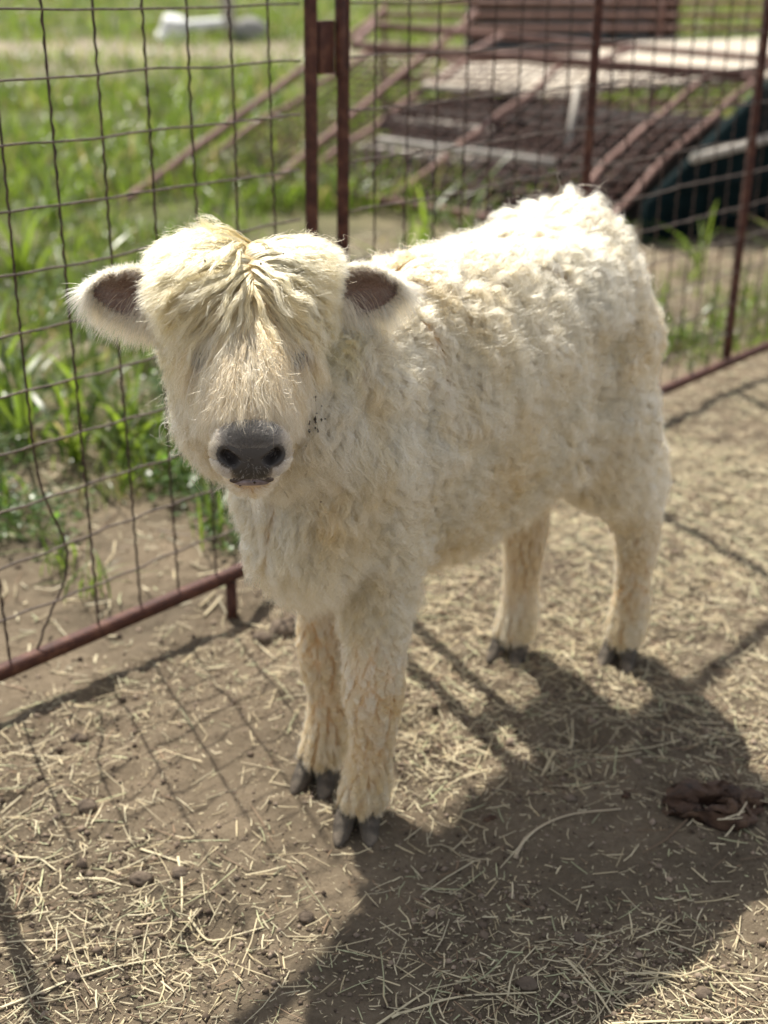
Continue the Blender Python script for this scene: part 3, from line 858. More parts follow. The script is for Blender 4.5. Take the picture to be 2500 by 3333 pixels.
wbody = lambda c, nr: 0.35 + 0.65 * ((nr @ np.array([0.25, -0.85, 0.45])) > -0.25)
hair_block(7500, 300000, lambda P, H, lk: ~H & (P[:, 2] > 0.02), 'coat', 10, (0.25, 0.85), 0.072, 0.18, wfun=wbody)
whead = lambda c, nr: np.where(is_head(c), 1.0, 0.0)
hair_block(2600, 70000, lambda P, H, lk: H & ~lk, 'face_hair', 5, (0.1, 0.6), 0.12, 0.15, (0.00020, 0.00032), wfun=whead)
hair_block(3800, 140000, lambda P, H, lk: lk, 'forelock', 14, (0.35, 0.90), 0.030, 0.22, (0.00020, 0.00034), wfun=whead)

# ---- hooves: two claws on each foot
def claw_mesh():
    # long axis +x is forward; flat sole at z=0
    secs = [(-0.030, 0.036, 0.013, 0.006), (-0.018, 0.042, 0.0155, 0.0), (0.0, 0.046, 0.0165, 0.0), (0.016, 0.040, 0.0160, 0.0), (0.030, 0.026, 0.0135, 0.0), (0.042, 0.013, 0.0085, 0.0), (0.048, 0.006, 0.004, 0.0)]
    V = []; n = 14
    for x, h, w, z0 in secs:
        for i in range(n):
            a = i / n * 2 * np.pi
            y = w * np.sign(np.cos(a)) * abs(np.cos(a)) ** 0.7
            zz = (z0 + h) / 2 + (h - z0) / 2 * np.sign(np.sin(a)) * abs(np.sin(a)) ** 0.55
            k = 0.85 if zz > h * 0.6 else 1.0
            V.append((x + 0.004 - 0.012 * (zz / 0.046), y * k, zz))
    Q = [(s * n + i, s * n + (i + 1) % n, (s + 1) * n + (i + 1) % n, (s + 1) * n + i) for s in range(len(secs) - 1) for i in range(n)]
    c = len(V); V += [(secs[0][0], 0, 0.02), (secs[-1][0] + 0.005, 0, 0.003)]
    T = [(c, (i + 1) % n, i) for i in range(n)] + [(c + 1, (len(secs) - 1) * n + i, (len(secs) - 1) * n + (i + 1) % n) for i in range(n)]
    return np_mesh('hoof_claw', np.array(V), Q, T, True)
CLAW = claw_mesh(); CLAW.materials.append(MAT['hoof'])
yaw0 = math.atan2(-CU[1], -CU[0])
for k, J in LEGS.items():
    t, l = J[-1][0], J[-1][1]
    base = W(t - 0.010, l, 0)
    yaw = yaw0 + {'fl': 0.62, 'fr': 0.42, 'hl': 0.30, 'hr': 0.30}[k]
    for s in (-1, 1):
        f = np.array([math.cos(yaw), math.sin(yaw), 0]); sd = np.array([-math.sin(yaw), math.cos(yaw), 0])
        p = base + sd * s * 0.0185
        o = mobj('hoof_claw', CLAW, None, calf)
        p[2] = float(gh(p[0], p[1])) - 0.004
        o.location = tuple(p - CP); o.rotation_euler = (0, 0, yaw + s * 0.13)
        o.scale = (1.0, 1.0 * s, 1.08)

# ---- nose pad, lip, eyes
def nose_patch():
    nr, na = 30, 84
    V, C = [], []
    for i in range(nr + 1):
        r = i / nr
        for j in range(na):
            a = j / na * 2 * np.pi
            ca, sa = math.cos(a), math.sin(a)
            ex = 0.0490 * np.sign(ca) * abs(ca) ** 0.86 * r
            ey = (0.040 if sa > 0 else 0.035) * np.sign(sa) * abs(sa) ** 0.86 * r
            z = 0.0405 * math.sqrt(max(0.0, 1 - (0.93 * r) ** 2.6)) - 0.002
            # slight swell round the nostrils, philtrum
            z += 0.0035 * math.exp(-((abs(ex) - 0.026) / 0.013) ** 2 - ((ey - 0.004) / 0.018) ** 2)
            z -= 0.0018 * math.exp(-(ex / 0.003) ** 2) * (1 if ey < 0 else 0.3)
            # nostrils: comma shaped hollows
            xx, yy = abs(ex) - 0.0242, ey - 0.000
            u_ = xx * 0.80 + yy * 0.60; v_ = -xx * 0.60 + yy * 0.80
            d = math.exp(-((u_ - 0.001) / 0.0100) ** 4 - (v_ / 0.0066) ** 4)
            d2 = math.exp(-((xx - 0.009) / 0.007) ** 2 - ((yy - 0.010) / 0.010) ** 2) * 0.35
            z -= 0.019 * d + 0.006 * d2
            V.append(NOSE_C + HX * ex + PY * ey + PZ * z)
            pad = 1 - sstep(0.024, 0.036, abs(ex) + 0.30 * max(0, -ey))
            pad = max(pad, 1 - sstep(0.012, 0.02, math.hypot(xx - 0.003, yy - 0.003)))
            pad *= 1 - 0.75 * sstep(0.014, 0.030, ey)
            base = np.array([0.36, 0.31, 0.26]); padc = np.array([0.062, 0.055, 0.050]) * (1.0 + 0.3 * (ey / 0.03))
            top = sstep(0.010, 0.028, ey) * 0.8 * (1 - sstep(0.030, 0.044, abs(ex)))
            c = base * (1 - top) + np.array([0.10, 0.09, 0.083]) * top
            c = c * (1 - pad) + padc * pad
            c = c * (1 - 0.75 * min(1, d)) + np.array([0.02, 0.014, 0.013]) * 0.75 * min(1, d)
            C.append(c)
    Q = [(i * na + j, (i + 1) * na + j, (i + 1) * na + (j + 1) % na, i * na + (j + 1) % na) for i in range(nr) for j in range(na)]
    me = np_mesh('nose', np.array(V) - CP, Q, None, True)
    set_col(me, np.array(C))
    return me, np.array(V), np.array(C), np.array(Q)
nme, NV, NC, NQ = nose_patch()
mobj('nose', nme, MAT['nose'], calf)
# velvet hairs over the edge of the muzzle
NT = np.concatenate([NQ[:, [0, 1, 2]], NQ[:, [0, 2, 3]]])
P, Nn = sample(NV, NT, 15000)
if np.mean(Nn @ PZ) < 0: Nn = -Nn
q = P - NOSE_C; ex, ey = q @ HX, q @ PY
padm = (np.abs(ex) < 0.026 + 0.1 * ey) & (ey < 0.013)
nost = np.hypot(np.abs(ex) - 0.026, ey - 0.002) < 0.014
keep = ~padm & ~nost | (RNG.random(len(P)) < 0.02)
P, Nn, ex, ey = P[keep], Nn[keep], ex[keep], ey[keep]
flow = HX * np.sign(ex)[:, None] * 0.7 + PY * (0.8 * np.sign(ey + 0.005))[:, None] + 0.3 * RNG.standard_normal((len(P), 3))
tang = unit(flow - Nn * np.sum(flow * Nn, 1, keepdims=True))
le = RNG.uniform(0.0025, 0.0055, len(P))
s = np.linspace(0, 1, 4)[None, :, None]
path = P[:, None] + (Nn * 0.55)[:, None] * s * le[:, None, None] + tang[:, None] * (s ** 1.4) * le[:, None, None] * 0.8
edge = sstep(0.030, 0.046, np.abs(ex))[:, None]
topk = sstep(0.008, 0.02, ey)[:, None] * (1 - sstep(0.028, 0.042, np.abs(ex)))[:, None]
tint = np.array([0.45, 0.42, 0.39]) * (1 - edge) + np.array([0.72, 0.60, 0.45]) * edge
tint = tint * 0.8 * (1 - 0.72 * topk)
hair_object('muzzle_velvet', path, np.full(len(P), 0.00018), np.clip(tint * RNG.uniform(0.8, 1.15, (len(P), 1)), 0, 0.9), MAT['hair'], calf)
m, nt, b = new_mat('lip_skin')
nt.links.new(ramp(nt, noise_node(nt, 90, 4), [(0.35, (0.12, 0.085, 0.08)), (0.6, (0.24, 0.185, 0.185)), (0.8, (0.33, 0.27, 0.27))]), b.inputs['Base Color'])
b.inputs['Roughness'].default_value = 0.3; b.inputs['Specular IOR Level'].default_value = 0.5
MAT['lip'] = m
V, Q = ellipsoid(NOSE_C - CP + PZ * 0.0060 - PY * 0.0385, (HX, PY, PZ), (0.0215, 0.0070, 0.0110), 28, 14)
V = V + PY * (-0.004 * (((V + CP - NOSE_C) @ HX) / 0.0235)[:, None] ** 2)
mobj('lower_lip', np_mesh('lower_lip', V, Q, None, True), MAT['lip'], calf)
MAT['mouth'] = simple_mat('mouth_dark', [(0.3, (0.05, 0.034, 0.026)), (0.7, (0.11, 0.078, 0.058))], 80, 0.6, 0)
V, Q = ellipsoid(NOSE_C - CP + PZ * 0.0030 - PY * 0.0370, (HX, PY, PZ), (0.0270, 0.0070, 0.0125), 28, 14)
V = V + PY * (-0.004 * (((V + CP - NOSE_C) @ HX) / 0.03)[:, None] ** 2)
mobj('mouth_line', np_mesh('mouth_line', V, Q, None, True), MAT['mouth'], calf)
m, nt, b = new_mat('eye_dark'); b.inputs['Base Color'].default_value = (0.012, 0.008, 0.006, 1); b.inputs['Roughness'].default_value = 0.08
MAT['eye'] = m
for e, (A, B) in zip(EYES, EYE_SLIT):
    co, nr, _, _ = bvh.find_nearest(e)
    nr = np.array(nr)
    sl = unit(B - A); sl = unit(sl - nr * (sl @ nr)); ot = np.cross(nr, sl)
    V, Q = ellipsoid(np.array(co) - nr * 0.001 - CP, (sl, ot, nr), (0.0155, 0.0078, 0.0095), 20, 12)
    mobj('eye', np_mesh('eye', V, Q, None, True), MAT['eye'], calf)
    # lashes
    k = 420
    P = np.array(co) + sl * RNG.uniform(-0.013, 0.013, (k, 1)) + ot * RNG.uniform(0.002, 0.006, (k, 1)) * np.sign(ot[2]) + nr * 0.001
    d = unit(nr * 0.6 - np.array([0, 0, 1]) * 0.55 + np.sign(e[0] - HE[0]) * HX * 0.5 + 0.18 * RNG.standard_normal((k, 3)))
    s = np.linspace(0, 1, 5)[None, :, None]; le = RNG.uniform(0.009, 0.017, (k, 1, 1))
    path = P[:, None] + d[:, None] * s * le + np.array([0, 0, -1]) * s ** 2 * le * 0.35
    hair_object('eyelashes', path, np.full(k, 0.00022), np.where(RNG.random((k, 1)) < 0.7, np.array([[0.05, 0.038, 0.03]]), np.array([[0.5, 0.44, 0.36]])), MAT['hair'], calf)

# ---- ears
def make_ear(s):
    base = Hd(s * 0.070, -0.104, -0.082)
    e1 = unit(HX * s * 0.98 + np.array([0, 0, 1.0]) * 0.13 + np.array([0.0, 1.0, 0]) * 0.08)
    e3 = np.array([0.22 * s, -0.90, -0.20]); e3 = unit(e3 - e1 * (e3 @ e1))           # the opening looks forward
    e2 = np.cross(e3, e1); e2 = e2 if e2[2] > 0 else -e2
    L_, Wd, D_ = 0.132, 0.0335, 0.024
    nu, nv_ = 22, 17
    def prof(u): return Wd * (0.62 + 0.50 * math.sin(min(u * 1.35, 1.0) * math.pi * 0.60)) * (1 - max(0, (u - 0.42) / 0.58) ** 2.2) ** 0.62
    sh = []
    for side in (0, 1):
        V = []
        for i in range(nu):
            u = i / (nu - 1)
            w = max(prof(min(u, 0.995)), 0.003)
            for j in range(nv_):
                v = j / (nv_ - 1) * 2 - 1
                rim = 1 - v * v
                p = base + e1 * (u * L_) + e2 * (v * w + 0.006 * math.sin(u * 3)) - e3 * (D_ * rim * (0.55 + 0.45 * math.sin(math.pi * min(u + 0.15, 1)))) + e3 * 0.008 * (1 - u)
                if side: p = p - e3 * (0.0045 * (1 - 0.9 * abs(v) ** 6)) 
                V.append(p)
        sh.append(np.array(V))
    k = nu * nv_
    Q = []
    for i in range(nu - 1):
        for j in range(nv_ - 1):
            a = i * nv_ + j
            Q.append((a, a + 1, a + nv_ + 1, a + nv_)); Q.append((k + a, k + a + nv_, k + a + nv_ + 1, k + a + 1))
        for j, fl_ in ((0, 0), (nv_ - 1, 1)):
            a = i * nv_ + j
            Q.append((a, a + nv_, k + a + nv_, k + a) if not fl_ else (a, k + a, k + a + nv_, a + nv_))
    for j in range(nv_ - 1):
        a = (nu - 1) * nv_ + j
        Q.append((a, a + 1, k + a + 1, k + a))
    V = np.concatenate(sh)
    C = np.concatenate([np.tile([0.20, 0.13, 0.105], (k, 1)), np.tile([0.66, 0.58, 0.50], (k, 1))])
    me = np_mesh('ear', V - CP, Q, None, True); set_col(me, C)
    mobj('ear', me, MAT['skin'], calf)
    # hair: outside and rim
    inner, outer = sh
    grid = np.arange(k).reshape(nu, nv_)
    T = np.concatenate([np.stack([grid[:-1, :-1].ravel(), grid[:-1, 1:].ravel(), grid[1:, 1:].ravel()], 1), np.stack([grid[:-1, :-1].ravel(), grid[1:, 1:].ravel(), grid[1:, :-1].ravel()], 1)])
    P, Nn = sample(outer, T, 9000)
    if np.mean(Nn @ e3) > 0: Nn = -Nn
    u = ((P - base) @ e1) / L_; v = ((P - base) @ e2) / 0.04
    ar = []
    def strands(P, Nn, dirv, le, lift, rad, tint, nseg=6, droop=0.5, jit=0.25, cl=0.0):
        tang = unit(dirv - Nn * np.sum(dirv * Nn, 1, keepdims=True) * 0.8)
        d = unit(tang + Nn * lift + jit * RNG.standard_normal(P.shape))
        if cl:
            cell = np.floor(P / 0.009).astype(int); hsh = np.abs(cell[:, 0] * 73 + cell[:, 1] * 179 + cell[:, 2] * 283) % 997
            R = np.random.default_rng(5).standard_normal((997, 3)); d = unit(d + cl * R[hsh])
        out = np.empty((len(P), nseg, 3)); out[:, 0] = P; cur = P.copy()
        for q_ in range(1, nseg):
            d = unit(d + np.array([0, 0, -1.0]) * droop * 0.25)
            cur = cur + d * (le / (nseg - 1))[:, None]; out[:, q_] = cur
        ar.append((out, rad, tint))
    le = 0.010 + 0.007 * sstep(0.6, 1.0, u) + 0.014 * sstep(-0.2, -0.9, v)
    tn = np.clip(np.array([0.78, 0.60, 0.41]) * RNG.uniform(0.85, 1.1, (len(P), 1)), 0, 0.92)
    strands(P, Nn, np.tile(e1, (len(P), 1)) + e2 * (0.5 * v)[:, None], le * RNG.uniform(0.7, 1.2, len(P)), 0.35, 0.00028, tn, cl=0.2)
    # rim fringe
    kk = 6500
    ui = RNG.integers(2, nu, kk); top = RNG.random(kk) < 0.35
    tip = RNG.random(kk) < 0.25
    vj = np.where(tip, RNG.integers(0, nv_, kk), np.where(top, nv_ - 1, 0)); ui = np.where(tip, nu - 1, ui)
    P = inner[ui * nv_ + vj] + 0.002 * RNG.standard_normal((kk, 3)); vv = vj / (nv_ - 1) * 2 - 1
    dv = e2 * (vv * 0.9)[:, None] + e1 * (0.45 + 0.8 * tip)[:, None] - e3 * 0.25
    le = np.where(vv < -0.5, RNG.uniform(0.016, 0.048, kk), RNG.uniform(0.005, 0.011, kk))
    tn = np.clip(np.array([0.78, 0.60, 0.41]) * RNG.uniform(0.85, 1.1, (kk, 1)), 0, 0.93)
    strands(P, np.tile(e3, (kk, 1)), dv, le, 0.0, 0.00026, tn, cl=0.22)
    # inside: fine sparse fuzz, longer wisps from the lower root
    P, Nn = sample(inner, T, 5200)
    if np.mean(Nn @ e3) < 0: Nn = -Nn
    u = ((P - base) @ e1) / L_; v = ((P - base) @ e2) / 0.04
    le = RNG.uniform(0.004, 0.010, len(P)) * (1 + 0.8 * np.abs(v) ** 2)
    tn = np.array([0.36, 0.27, 0.22]) * (0.75 + 0.45 * np.abs(v) ** 2)[:, None] * RNG.uniform(0.8, 1.2, (len(P), 1))
    strands(P, Nn, e1 * 0.8 + e2 * (1.0 * np.sign(v))[:, None] * 0.5, le, 0.4, 0.00020, np.clip(tn, 0, 0.9), cl=0.2)
    kk = 2600
    u = np.abs(RNG.normal(0.0, 0.20, kk)); vv = RNG.uniform(-1.0, 0.35, kk)
    P = base + e1 * (u * L_)[:, None] + e2 * (vv * 0.026)[:, None] + e3 * 0.008
    le = RNG.uniform(0.025, 0.055, kk)
    tn = np.clip(np.array([0.70, 0.56, 0.39]) * RNG.uniform(0.75, 1.15, (kk, 1)), 0, 0.92)
    strands(P, np.tile(e3, (kk, 1)), e1 * 0.55 - e2 * 0.35 + np.zeros((kk, 3)), le, 0.30, 0.00024, tn, 8, 1.1, 0.12, 0.16)
    n8 = 8
    allp, allr, allt = [], [], []
    for out, rad, tint in ar:
        if out.shape[1] != n8:
            x = np.linspace(0, out.shape[1] - 1, n8); i0 = np.minimum(x.astype(int), out.shape[1] - 2); f = (x - i0)[None, :, None]
            out = out[:, i0] * (1 - f) + out[:, i0 + 1] * f
        allp.append(out); allr.append(np.full(len(out), rad)); allt.append(tint)
    hair_object('ear_hair', np.concatenate(allp), np.concatenate(allr), np.concatenate(allt), MAT['hair'], calf)
make_ear(1); make_ear(-1)

# ---- dirt caught in the hair: specks on the cheek, chin and crown, one mud clot in the fringe
def on_hair(x, d, off):
    o = Hd(x, d, 0.20); hit = bvh.ray_cast(Vector(tuple(o)), Vector(tuple(-HN)))
    if hit[0] is None: return None
    return np.array(hit[0]) + HN * off
G = Geo(); rg = np.random.default_rng(17)
spots = [(rg.normal(0.082, 0.008), rg.uniform(-0.01, 0.13), 0.020) for _ in range(40)] + [(rg.normal(0.0, 0.035), rg.uniform(0.15, 0.17), 0.008) for _ in range(12)] + \
        [(0.045, -0.105, 0.045), (0.085, -0.11, 0.03), (0.018, -0.088, 0.035), (-0.05, -0.10, 0.04), (0.06, -0.06, 0.02), (0.075, 0.09, 0.012), (0.058, 0.115, 0.012), (0.05, 0.10, 0.012), (-0.035, 0.152, 0.01), (0.055, 0.148, 0.01)]
for x, d, off in spots:
    p = on_hair(x, d, off)
    if p is None: continue
    r_ = rg.uniform(0.0007, 0.0019)
    V = oc * r_ * rg.uniform(0.5, 1.6, (6, 1)) * np.array([1, 1, rg.uniform(0.8, 2.2)])
    G.add(V + p - CP, (), of)
MAT['mud'] = simple_mat('dry_mud', [(0.3, (0.03, 0.022, 0.015)), (0.7, (0.08, 0.058, 0.038))], 200, 0.95, 0.3, 0.001)
o = mobj('mud_specks', G.mesh('mud_specks'), MAT['mud'], calf); o['kind'] = 'stuff'
p = on_hair(0.033, 0.052, 0.011)
V, Q = ellipsoid(np.zeros(3), (HX, HD, HN), (0.0075, 0.0105, 0.004), 18, 12)
V = V * (1 + 0.35 * fbm(V * 300, 3, 4))[:, None]
MAT['mud_tan'] = simple_mat('tan_mud', [(0.3, (0.10, 0.072, 0.044)), (0.7, (0.20, 0.15, 0.095))], 260, 0.95, 0.4, 0.001)
mobj('mud_clot', np_mesh('mud_clot', V + p - CP, Q, None, True), MAT['mud_tan'], calf)

# ------------------------------------------------------------------ dung, clods, long stalks in the pen
def lump(name, loc, r, mat, seed, parts=1, flat=0.6, rough=0.28, res=(26, 16)):
    G = Geo(); rg = np.random.default_rng(seed)
    for k in range(parts):
        a = rg.uniform(0, 6.28); q = 0 if parts == 1 else math.sqrt(rg.random()) * 0.78 * r
        rr = r * (1.0 if parts == 1 else rg.uniform(0.22, 0.42))
        V, Q = ellipsoid(np.zeros(3), np.eye(3), (1, 1, 1), *res)
        n = 1 + rough * fbm(V * 1.6 + seed + k * 3.1, 4, seed) + 0.10 * fbm(V * 6 + k, 2, seed + 3)
        V = V * n[:, None] * rr * np.array([rg.uniform(0.9, 1.25), rg.uniform(0.8, 1.1), flat])
        V = V + np.array([math.cos(a) * q, math.sin(a) * q, rr * flat * 0.55 + (0 if parts == 1 else rg.uniform(0, 0.35) * rr)])
        G.add(V, Q)
    me = G.mesh(name, True)
    z = float(gh(loc[0], loc[1]))
    return mobj(name, me, mat, None, (loc[0], loc[1], z - 0.15 * r * flat))
def stalk(pts, w, tintc):
    P = np.array([(x, y, 0) for x, y in pts], float)
    t = np.linspace(0, 1, len(P)); q = np.linspace(0, 1, 14)
    X = np.stack([np.interp(q, t, P[:, 0]), np.interp(q, t, P[:, 1])], 1)
    for _ in range(2): X[1:-1] = 0.25 * X[:-2] + 0.5 * X[1:-1] + 0.25 * X[2:]
    z = gh(X[:, 0], X[:, 1]); z = np.convolve(np.pad(z, 2, 'edge'), np.ones(5) / 5, 'valid'); z = np.maximum(z, gh(X[:, 0], X[:, 1]) - 0.001) + w + 0.0015
    org = np.array([X[7, 0], X[7, 1], 0.0])
    V, F, T = tube_geo(np.column_stack([X, z]) - org, np.stack([np.full(14, w * 1.5) * np.linspace(1, 0.55, 14), np.full(14, w * 0.5)], 1), 6)
    me = np_mesh('straw_stalk', V, F, T, True); set_col(me, np.tile(tintc, (len(V), 1)))
    return mobj('straw_stalk', me, MAT['straw'], None, tuple(org))
def cow_pat(loc):
    th = np.linspace(0, 2 * math.pi * 2.1, 70); f = th / th[-1]
    rr = 0.056 * (1 - 0.72 * f); P = np.stack([rr * np.cos(th + 0.6) * 1.18, rr * np.sin(th + 0.6) * 0.95, 0.010 + 0.020 * f + 0.006 * np.sin(th * 2.3)], 1)
    V, Q, T = tube_geo(P, np.stack([0.019 - 0.005 * f, 0.014 - 0.003 * f], 1), 14)
    V2, Q2 = ellipsoid(np.array([0.0, 0.0, 0.002]), np.eye(3), (0.070, 0.058, 0.010), 40, 14)
    V3, Q3 = ellipsoid(np.array([0.060, 0.030, 0.012]), np.eye(3), (0.026, 0.020, 0.015), 24, 14)
    G = Geo(); G.add(V, Q, T); G.add(V2, Q2); G.add(V3, Q3)
    me = G.mesh('cow_pat', True); V = np.concatenate(G.V)
    nz = 0.024 * nvec(V * 26, 3) + 0.012 * nvec(V * 75, 5) + 0.006 * nvec(V * 190, 7); nz[:, 2] *= 0.55; V = V * np.array([1, 1, 0.8])
    V = V + nz
    me.vertices.foreach_set('co', V.astype(np.float32).ravel()); me.update()
    return mobj('cow_pat', me, MAT['dung'], None, (loc[0], loc[1], float(gh(*loc)) - 0.002))
tag(cow_pat((0.525, 1.765)), 'dark brown coiled cow pat on the shaded ground beside the calf', 'dung')
for i, (dx, dy, a_) in enumerate(((0.03, -0.045, 0.5), (0.045, -0.03, 1.0), (0.02, -0.055, 0.1))):
    o = tag(stalk([(0.525 + dx - 0.02 * math.cos(a_), 1.765 + dy - 0.02 * math.sin(a_)), (0.525 + dx, 1.765 + dy), (0.525 + dx + 0.02 * math.cos(a_), 1.765 + dy + 0.02 * math.sin(a_))], 0.0012, (0.6, 0.52, 0.36)), 'short straw stuck on the edge of the cow pat', 'straw', 'straws on the cow pat'); o.location.z += 0.020
tag(lump('dung_ball', (0.165, 1.735), 0.017, MAT['dung'], 9, 3, 0.8), 'small dark dung ball at the edge of the calf shadow', 'dung')
tag(lump('dung_crumb', (0.40, 1.80), 0.014, MAT['dung'], 12, 3, 0.7), 'dark crumbly dung scrap lying between the legs shadow and the cow pat', 'dung')
for i, (x, y, r) in enumerate(((-0.345, 1.565, 0.016), (-0.46, 1.735, 0.017), (-0.40, 1.36, 0.009), (-0.29, 1.58, 0.012), (-0.565, 1.45, 0.012), (-0.20, 2.33, 0.026), (-0.16, 2.36, 0.030), (-0.235, 2.30, 0.018), (0.28, 1.46, 0.012), (-0.52, 1.94, 0.015), (-0.10, 1.50, 0.010), (0.2, 1.37, 0.013), (0.43, 1.36, 0.012))):
    tag(lump('dirt_clod', (x, y), r, MAT['clod'], 30 + i, 1, 0.62), 'dry brown clod of earth lying on the straw-strewn pen floor', 'clod', 'clods of earth on the pen floor')
tag(stalk([(0.205, 1.635), (0.225, 1.685), (0.265, 1.73), (0.32, 1.755), (0.385, 1.76)], 0.0019, (0.52, 0.43, 0.30)), 'long flat curved dry stalk lying in the middle of the calf shadow', 'stalk')
for i, p in enumerate((((0.27, 1.86), (0.30, 1.93), (0.335, 1.96), (0.34, 2.02)), ((-0.30, 1.62), (-0.285, 1.56), (-0.275, 1.49)), ((-0.265, 1.487), (-0.235, 1.455), (-0.16, 1.475)), ((-0.44, 1.565), (-0.40, 1.57), (-0.37, 1.545)),
     ((-0.5, 1.30), (-0.38, 1.37), (-0.26, 1.42)), ((0.02, 1.31), (0.09, 1.345), (0.21, 1.355)), ((-0.01, 1.29), (0.07, 1.36)), ((0.255, 1.42), (0.29, 1.36), (0.305, 1.31)), ((0.33, 1.39), (0.42, 1.395)), ((-0.36, 1.64), (-0.28, 1.60)), ((0.30, 1.30), (0.42, 1.31), (0.50, 1.305)), ((-0.56, 1.62), (-0.50, 1.60), (-0.47, 1.575)))):
    tag(stalk(p, 0.0016, (0.62, 0.54, 0.36)), 'long thin yellow straw stalk lying on the pen floor', 'straw', 'long straw stalks on the pen floor')

# ------------------------------------------------------------------ grass outside the fence
def blades(P, h, w, lean, tints, name, nseg=4):
    """curved tapering blades; P (n,3) roots"""
    n = len(P)
    az = RNG.uniform(0, 2 * np.pi, n); d = np.stack([np.cos(az), np.sin(az), np.zeros(n)], 1)
    sd = np.stack([-np.sin(az), np.cos(az), np.zeros(n)], 1)
    tw = RNG.uniform(-0.9, 0.9, n); sd = unit(sd * np.cos(tw)[:, None] + d * np.sin(tw)[:, None])
    s = np.linspace(0, 1, nseg + 1)
    rows = []
    for k, q in enumerate(s):
        c = P + d * (h * lean * q ** 1.8)[:, None]
        c = c + np.array([0, 0, 1.0]) * (h * (q - 0.38 * np.clip(lean, 0, 1.6) * q ** 2.6))[:, None]
        ww = (w * (1 - q ** 2.2) * (0.55 + 0.45 * min(1, q * 4)))[:, None]
        rows += [c - sd * ww, c + sd * ww] if k < nseg else [c]
    V = np.stack(rows, 1); m_ = V.shape[1]
    base = (np.arange(n) * m_)[:, None]
    Q = np.concatenate([base + np.array([[2 * k, 2 * k + 1, 2 * k + 3, 2 * k + 2]]) for k in range(nseg - 1)])
    T = base + np.array([[2 * nseg - 2, 2 * nseg - 1, 2 * nseg]])
    me = np_mesh(name, V.reshape(-1, 3), Q, T)
    set_col(me, np.repeat(tints, m_, 0))
    return me
def grass_tint(n, dry=0.12):
    a = RNG.random((n, 1))
    t = (1 - a) * np.array([[0.06, 0.10, 0.018]]) + a * np.array([[0.17, 0.24, 0.035]])
    t = np.where(RNG.random((n, 1)) < dry, np.array([[0.26, 0.215, 0.125]]), t)
    return t * RNG.uniform(0.5, 1.0, (n, 1))
def meadow(n, y0, y1, hmin, hmax, w, thr, seed, lo=0.12):
    Y = y0 * (y1 / y0) ** RNG.random(n)
    X = RNG.uniform(-0.36, 0.36, n) * Y + RNG.uniform(-0.3, 0.3, n)
    o = out_dist(X, Y)
    p = np.stack([X, Y, 0 * X], 1)
    pr = sstep(thr - 0.25, thr + 0.3, fbm(p * 1.1, 3, seed) + 0.35 * fbm(p * 4, 2, seed + 5) + 0.28 * sstep(1.5, 4.5, o))
    pa = np.exp(-(((Y + 0.10 * X + 0.8 * noise3(p * 0.15, 3)) - 18.0) / 2.3) ** 2)
    keep = (o > lo) & (RNG.random(n) < pr * (1 - 0.9 * pa))
    keep &= ~((X > 0.5) & (Y > 7.4) & (Y < 11.4) & (X < 4))
    X, Y = X[keep], Y[keep]; n = len(X)
    h = RNG.uniform(hmin, hmax, n) * (0.7 + 0.6 * RNG.random(n)); sc = 0.6 + Y / y0 * 0.4
    return np.stack([X, Y, gh(X, Y) - 0.004], 1), h, w * sc * RNG.uniform(0.6, 1.3, n), n
P, h, w, n = meadow(90000, 2.2, 9, 0.03, 0.12, 0.0028, 0.20, 91)
tag(mobj('short_grass', blades(P, h, w, RNG.uniform(0.1, 1.3, n), grass_tint(n), 'short_grass', 3), MAT['grass']), 'short sparse green grass growing outside the wire fence', 'grass', kind='stuff')
P, h, w, n = meadow(90000, 7, 60, 0.10, 0.30, 0.007, 0.12, 97)
tag(mobj('meadow_grass', blades(P, h, w, RNG.uniform(0.1, 1.2, n), grass_tint(n, 0.12), 'meadow_grass', 3), MAT['grass']), 'dense green meadow grass in the field far behind the fence', 'grass', kind='stuff')

def tuft_mesh(k, h0, h1, w, spread, seed):
    global RNG
    sv = RNG; RNG = np.random.default_rng(seed)
    P = np.concatenate([RNG.normal(0, spread, (k, 2)), np.full((k, 1), -0.005)], 1)
    me = blades(P, RNG.uniform(h0, h1, k), RNG.uniform(0.6, 1.2, k) * w, RNG.uniform(0.15, 1.5, k), grass_tint(k, 0.05) * 1.05, 'grass_tuft', 6)
    RNG = sv
    return me
def zone(x, y):
    if x > 0.6: return 'behind the rails past the calf rump', 'past the calf rump'
    if x > -0.35 and y > 3.9: return 'in front of the rusty mesh panel', 'by the mesh panel'
    if y < 3.3: return 'close behind the panel with the bent wire', 'close behind the fence'
    if y < 4.5: return 'a stride beyond the panel with the bent wire', 'a stride beyond the fence'
    return 'out towards the slanting rusty pipes', 'towards the pipes'
TUFT = [tuft_mesh(15, 0.22, 0.48, 0.011, 0.03, 1), tuft_mesh(18, 0.12, 0.30, 0.0065, 0.045, 2), tuft_mesh(9, 0.25, 0.55, 0.010, 0.02, 3)]
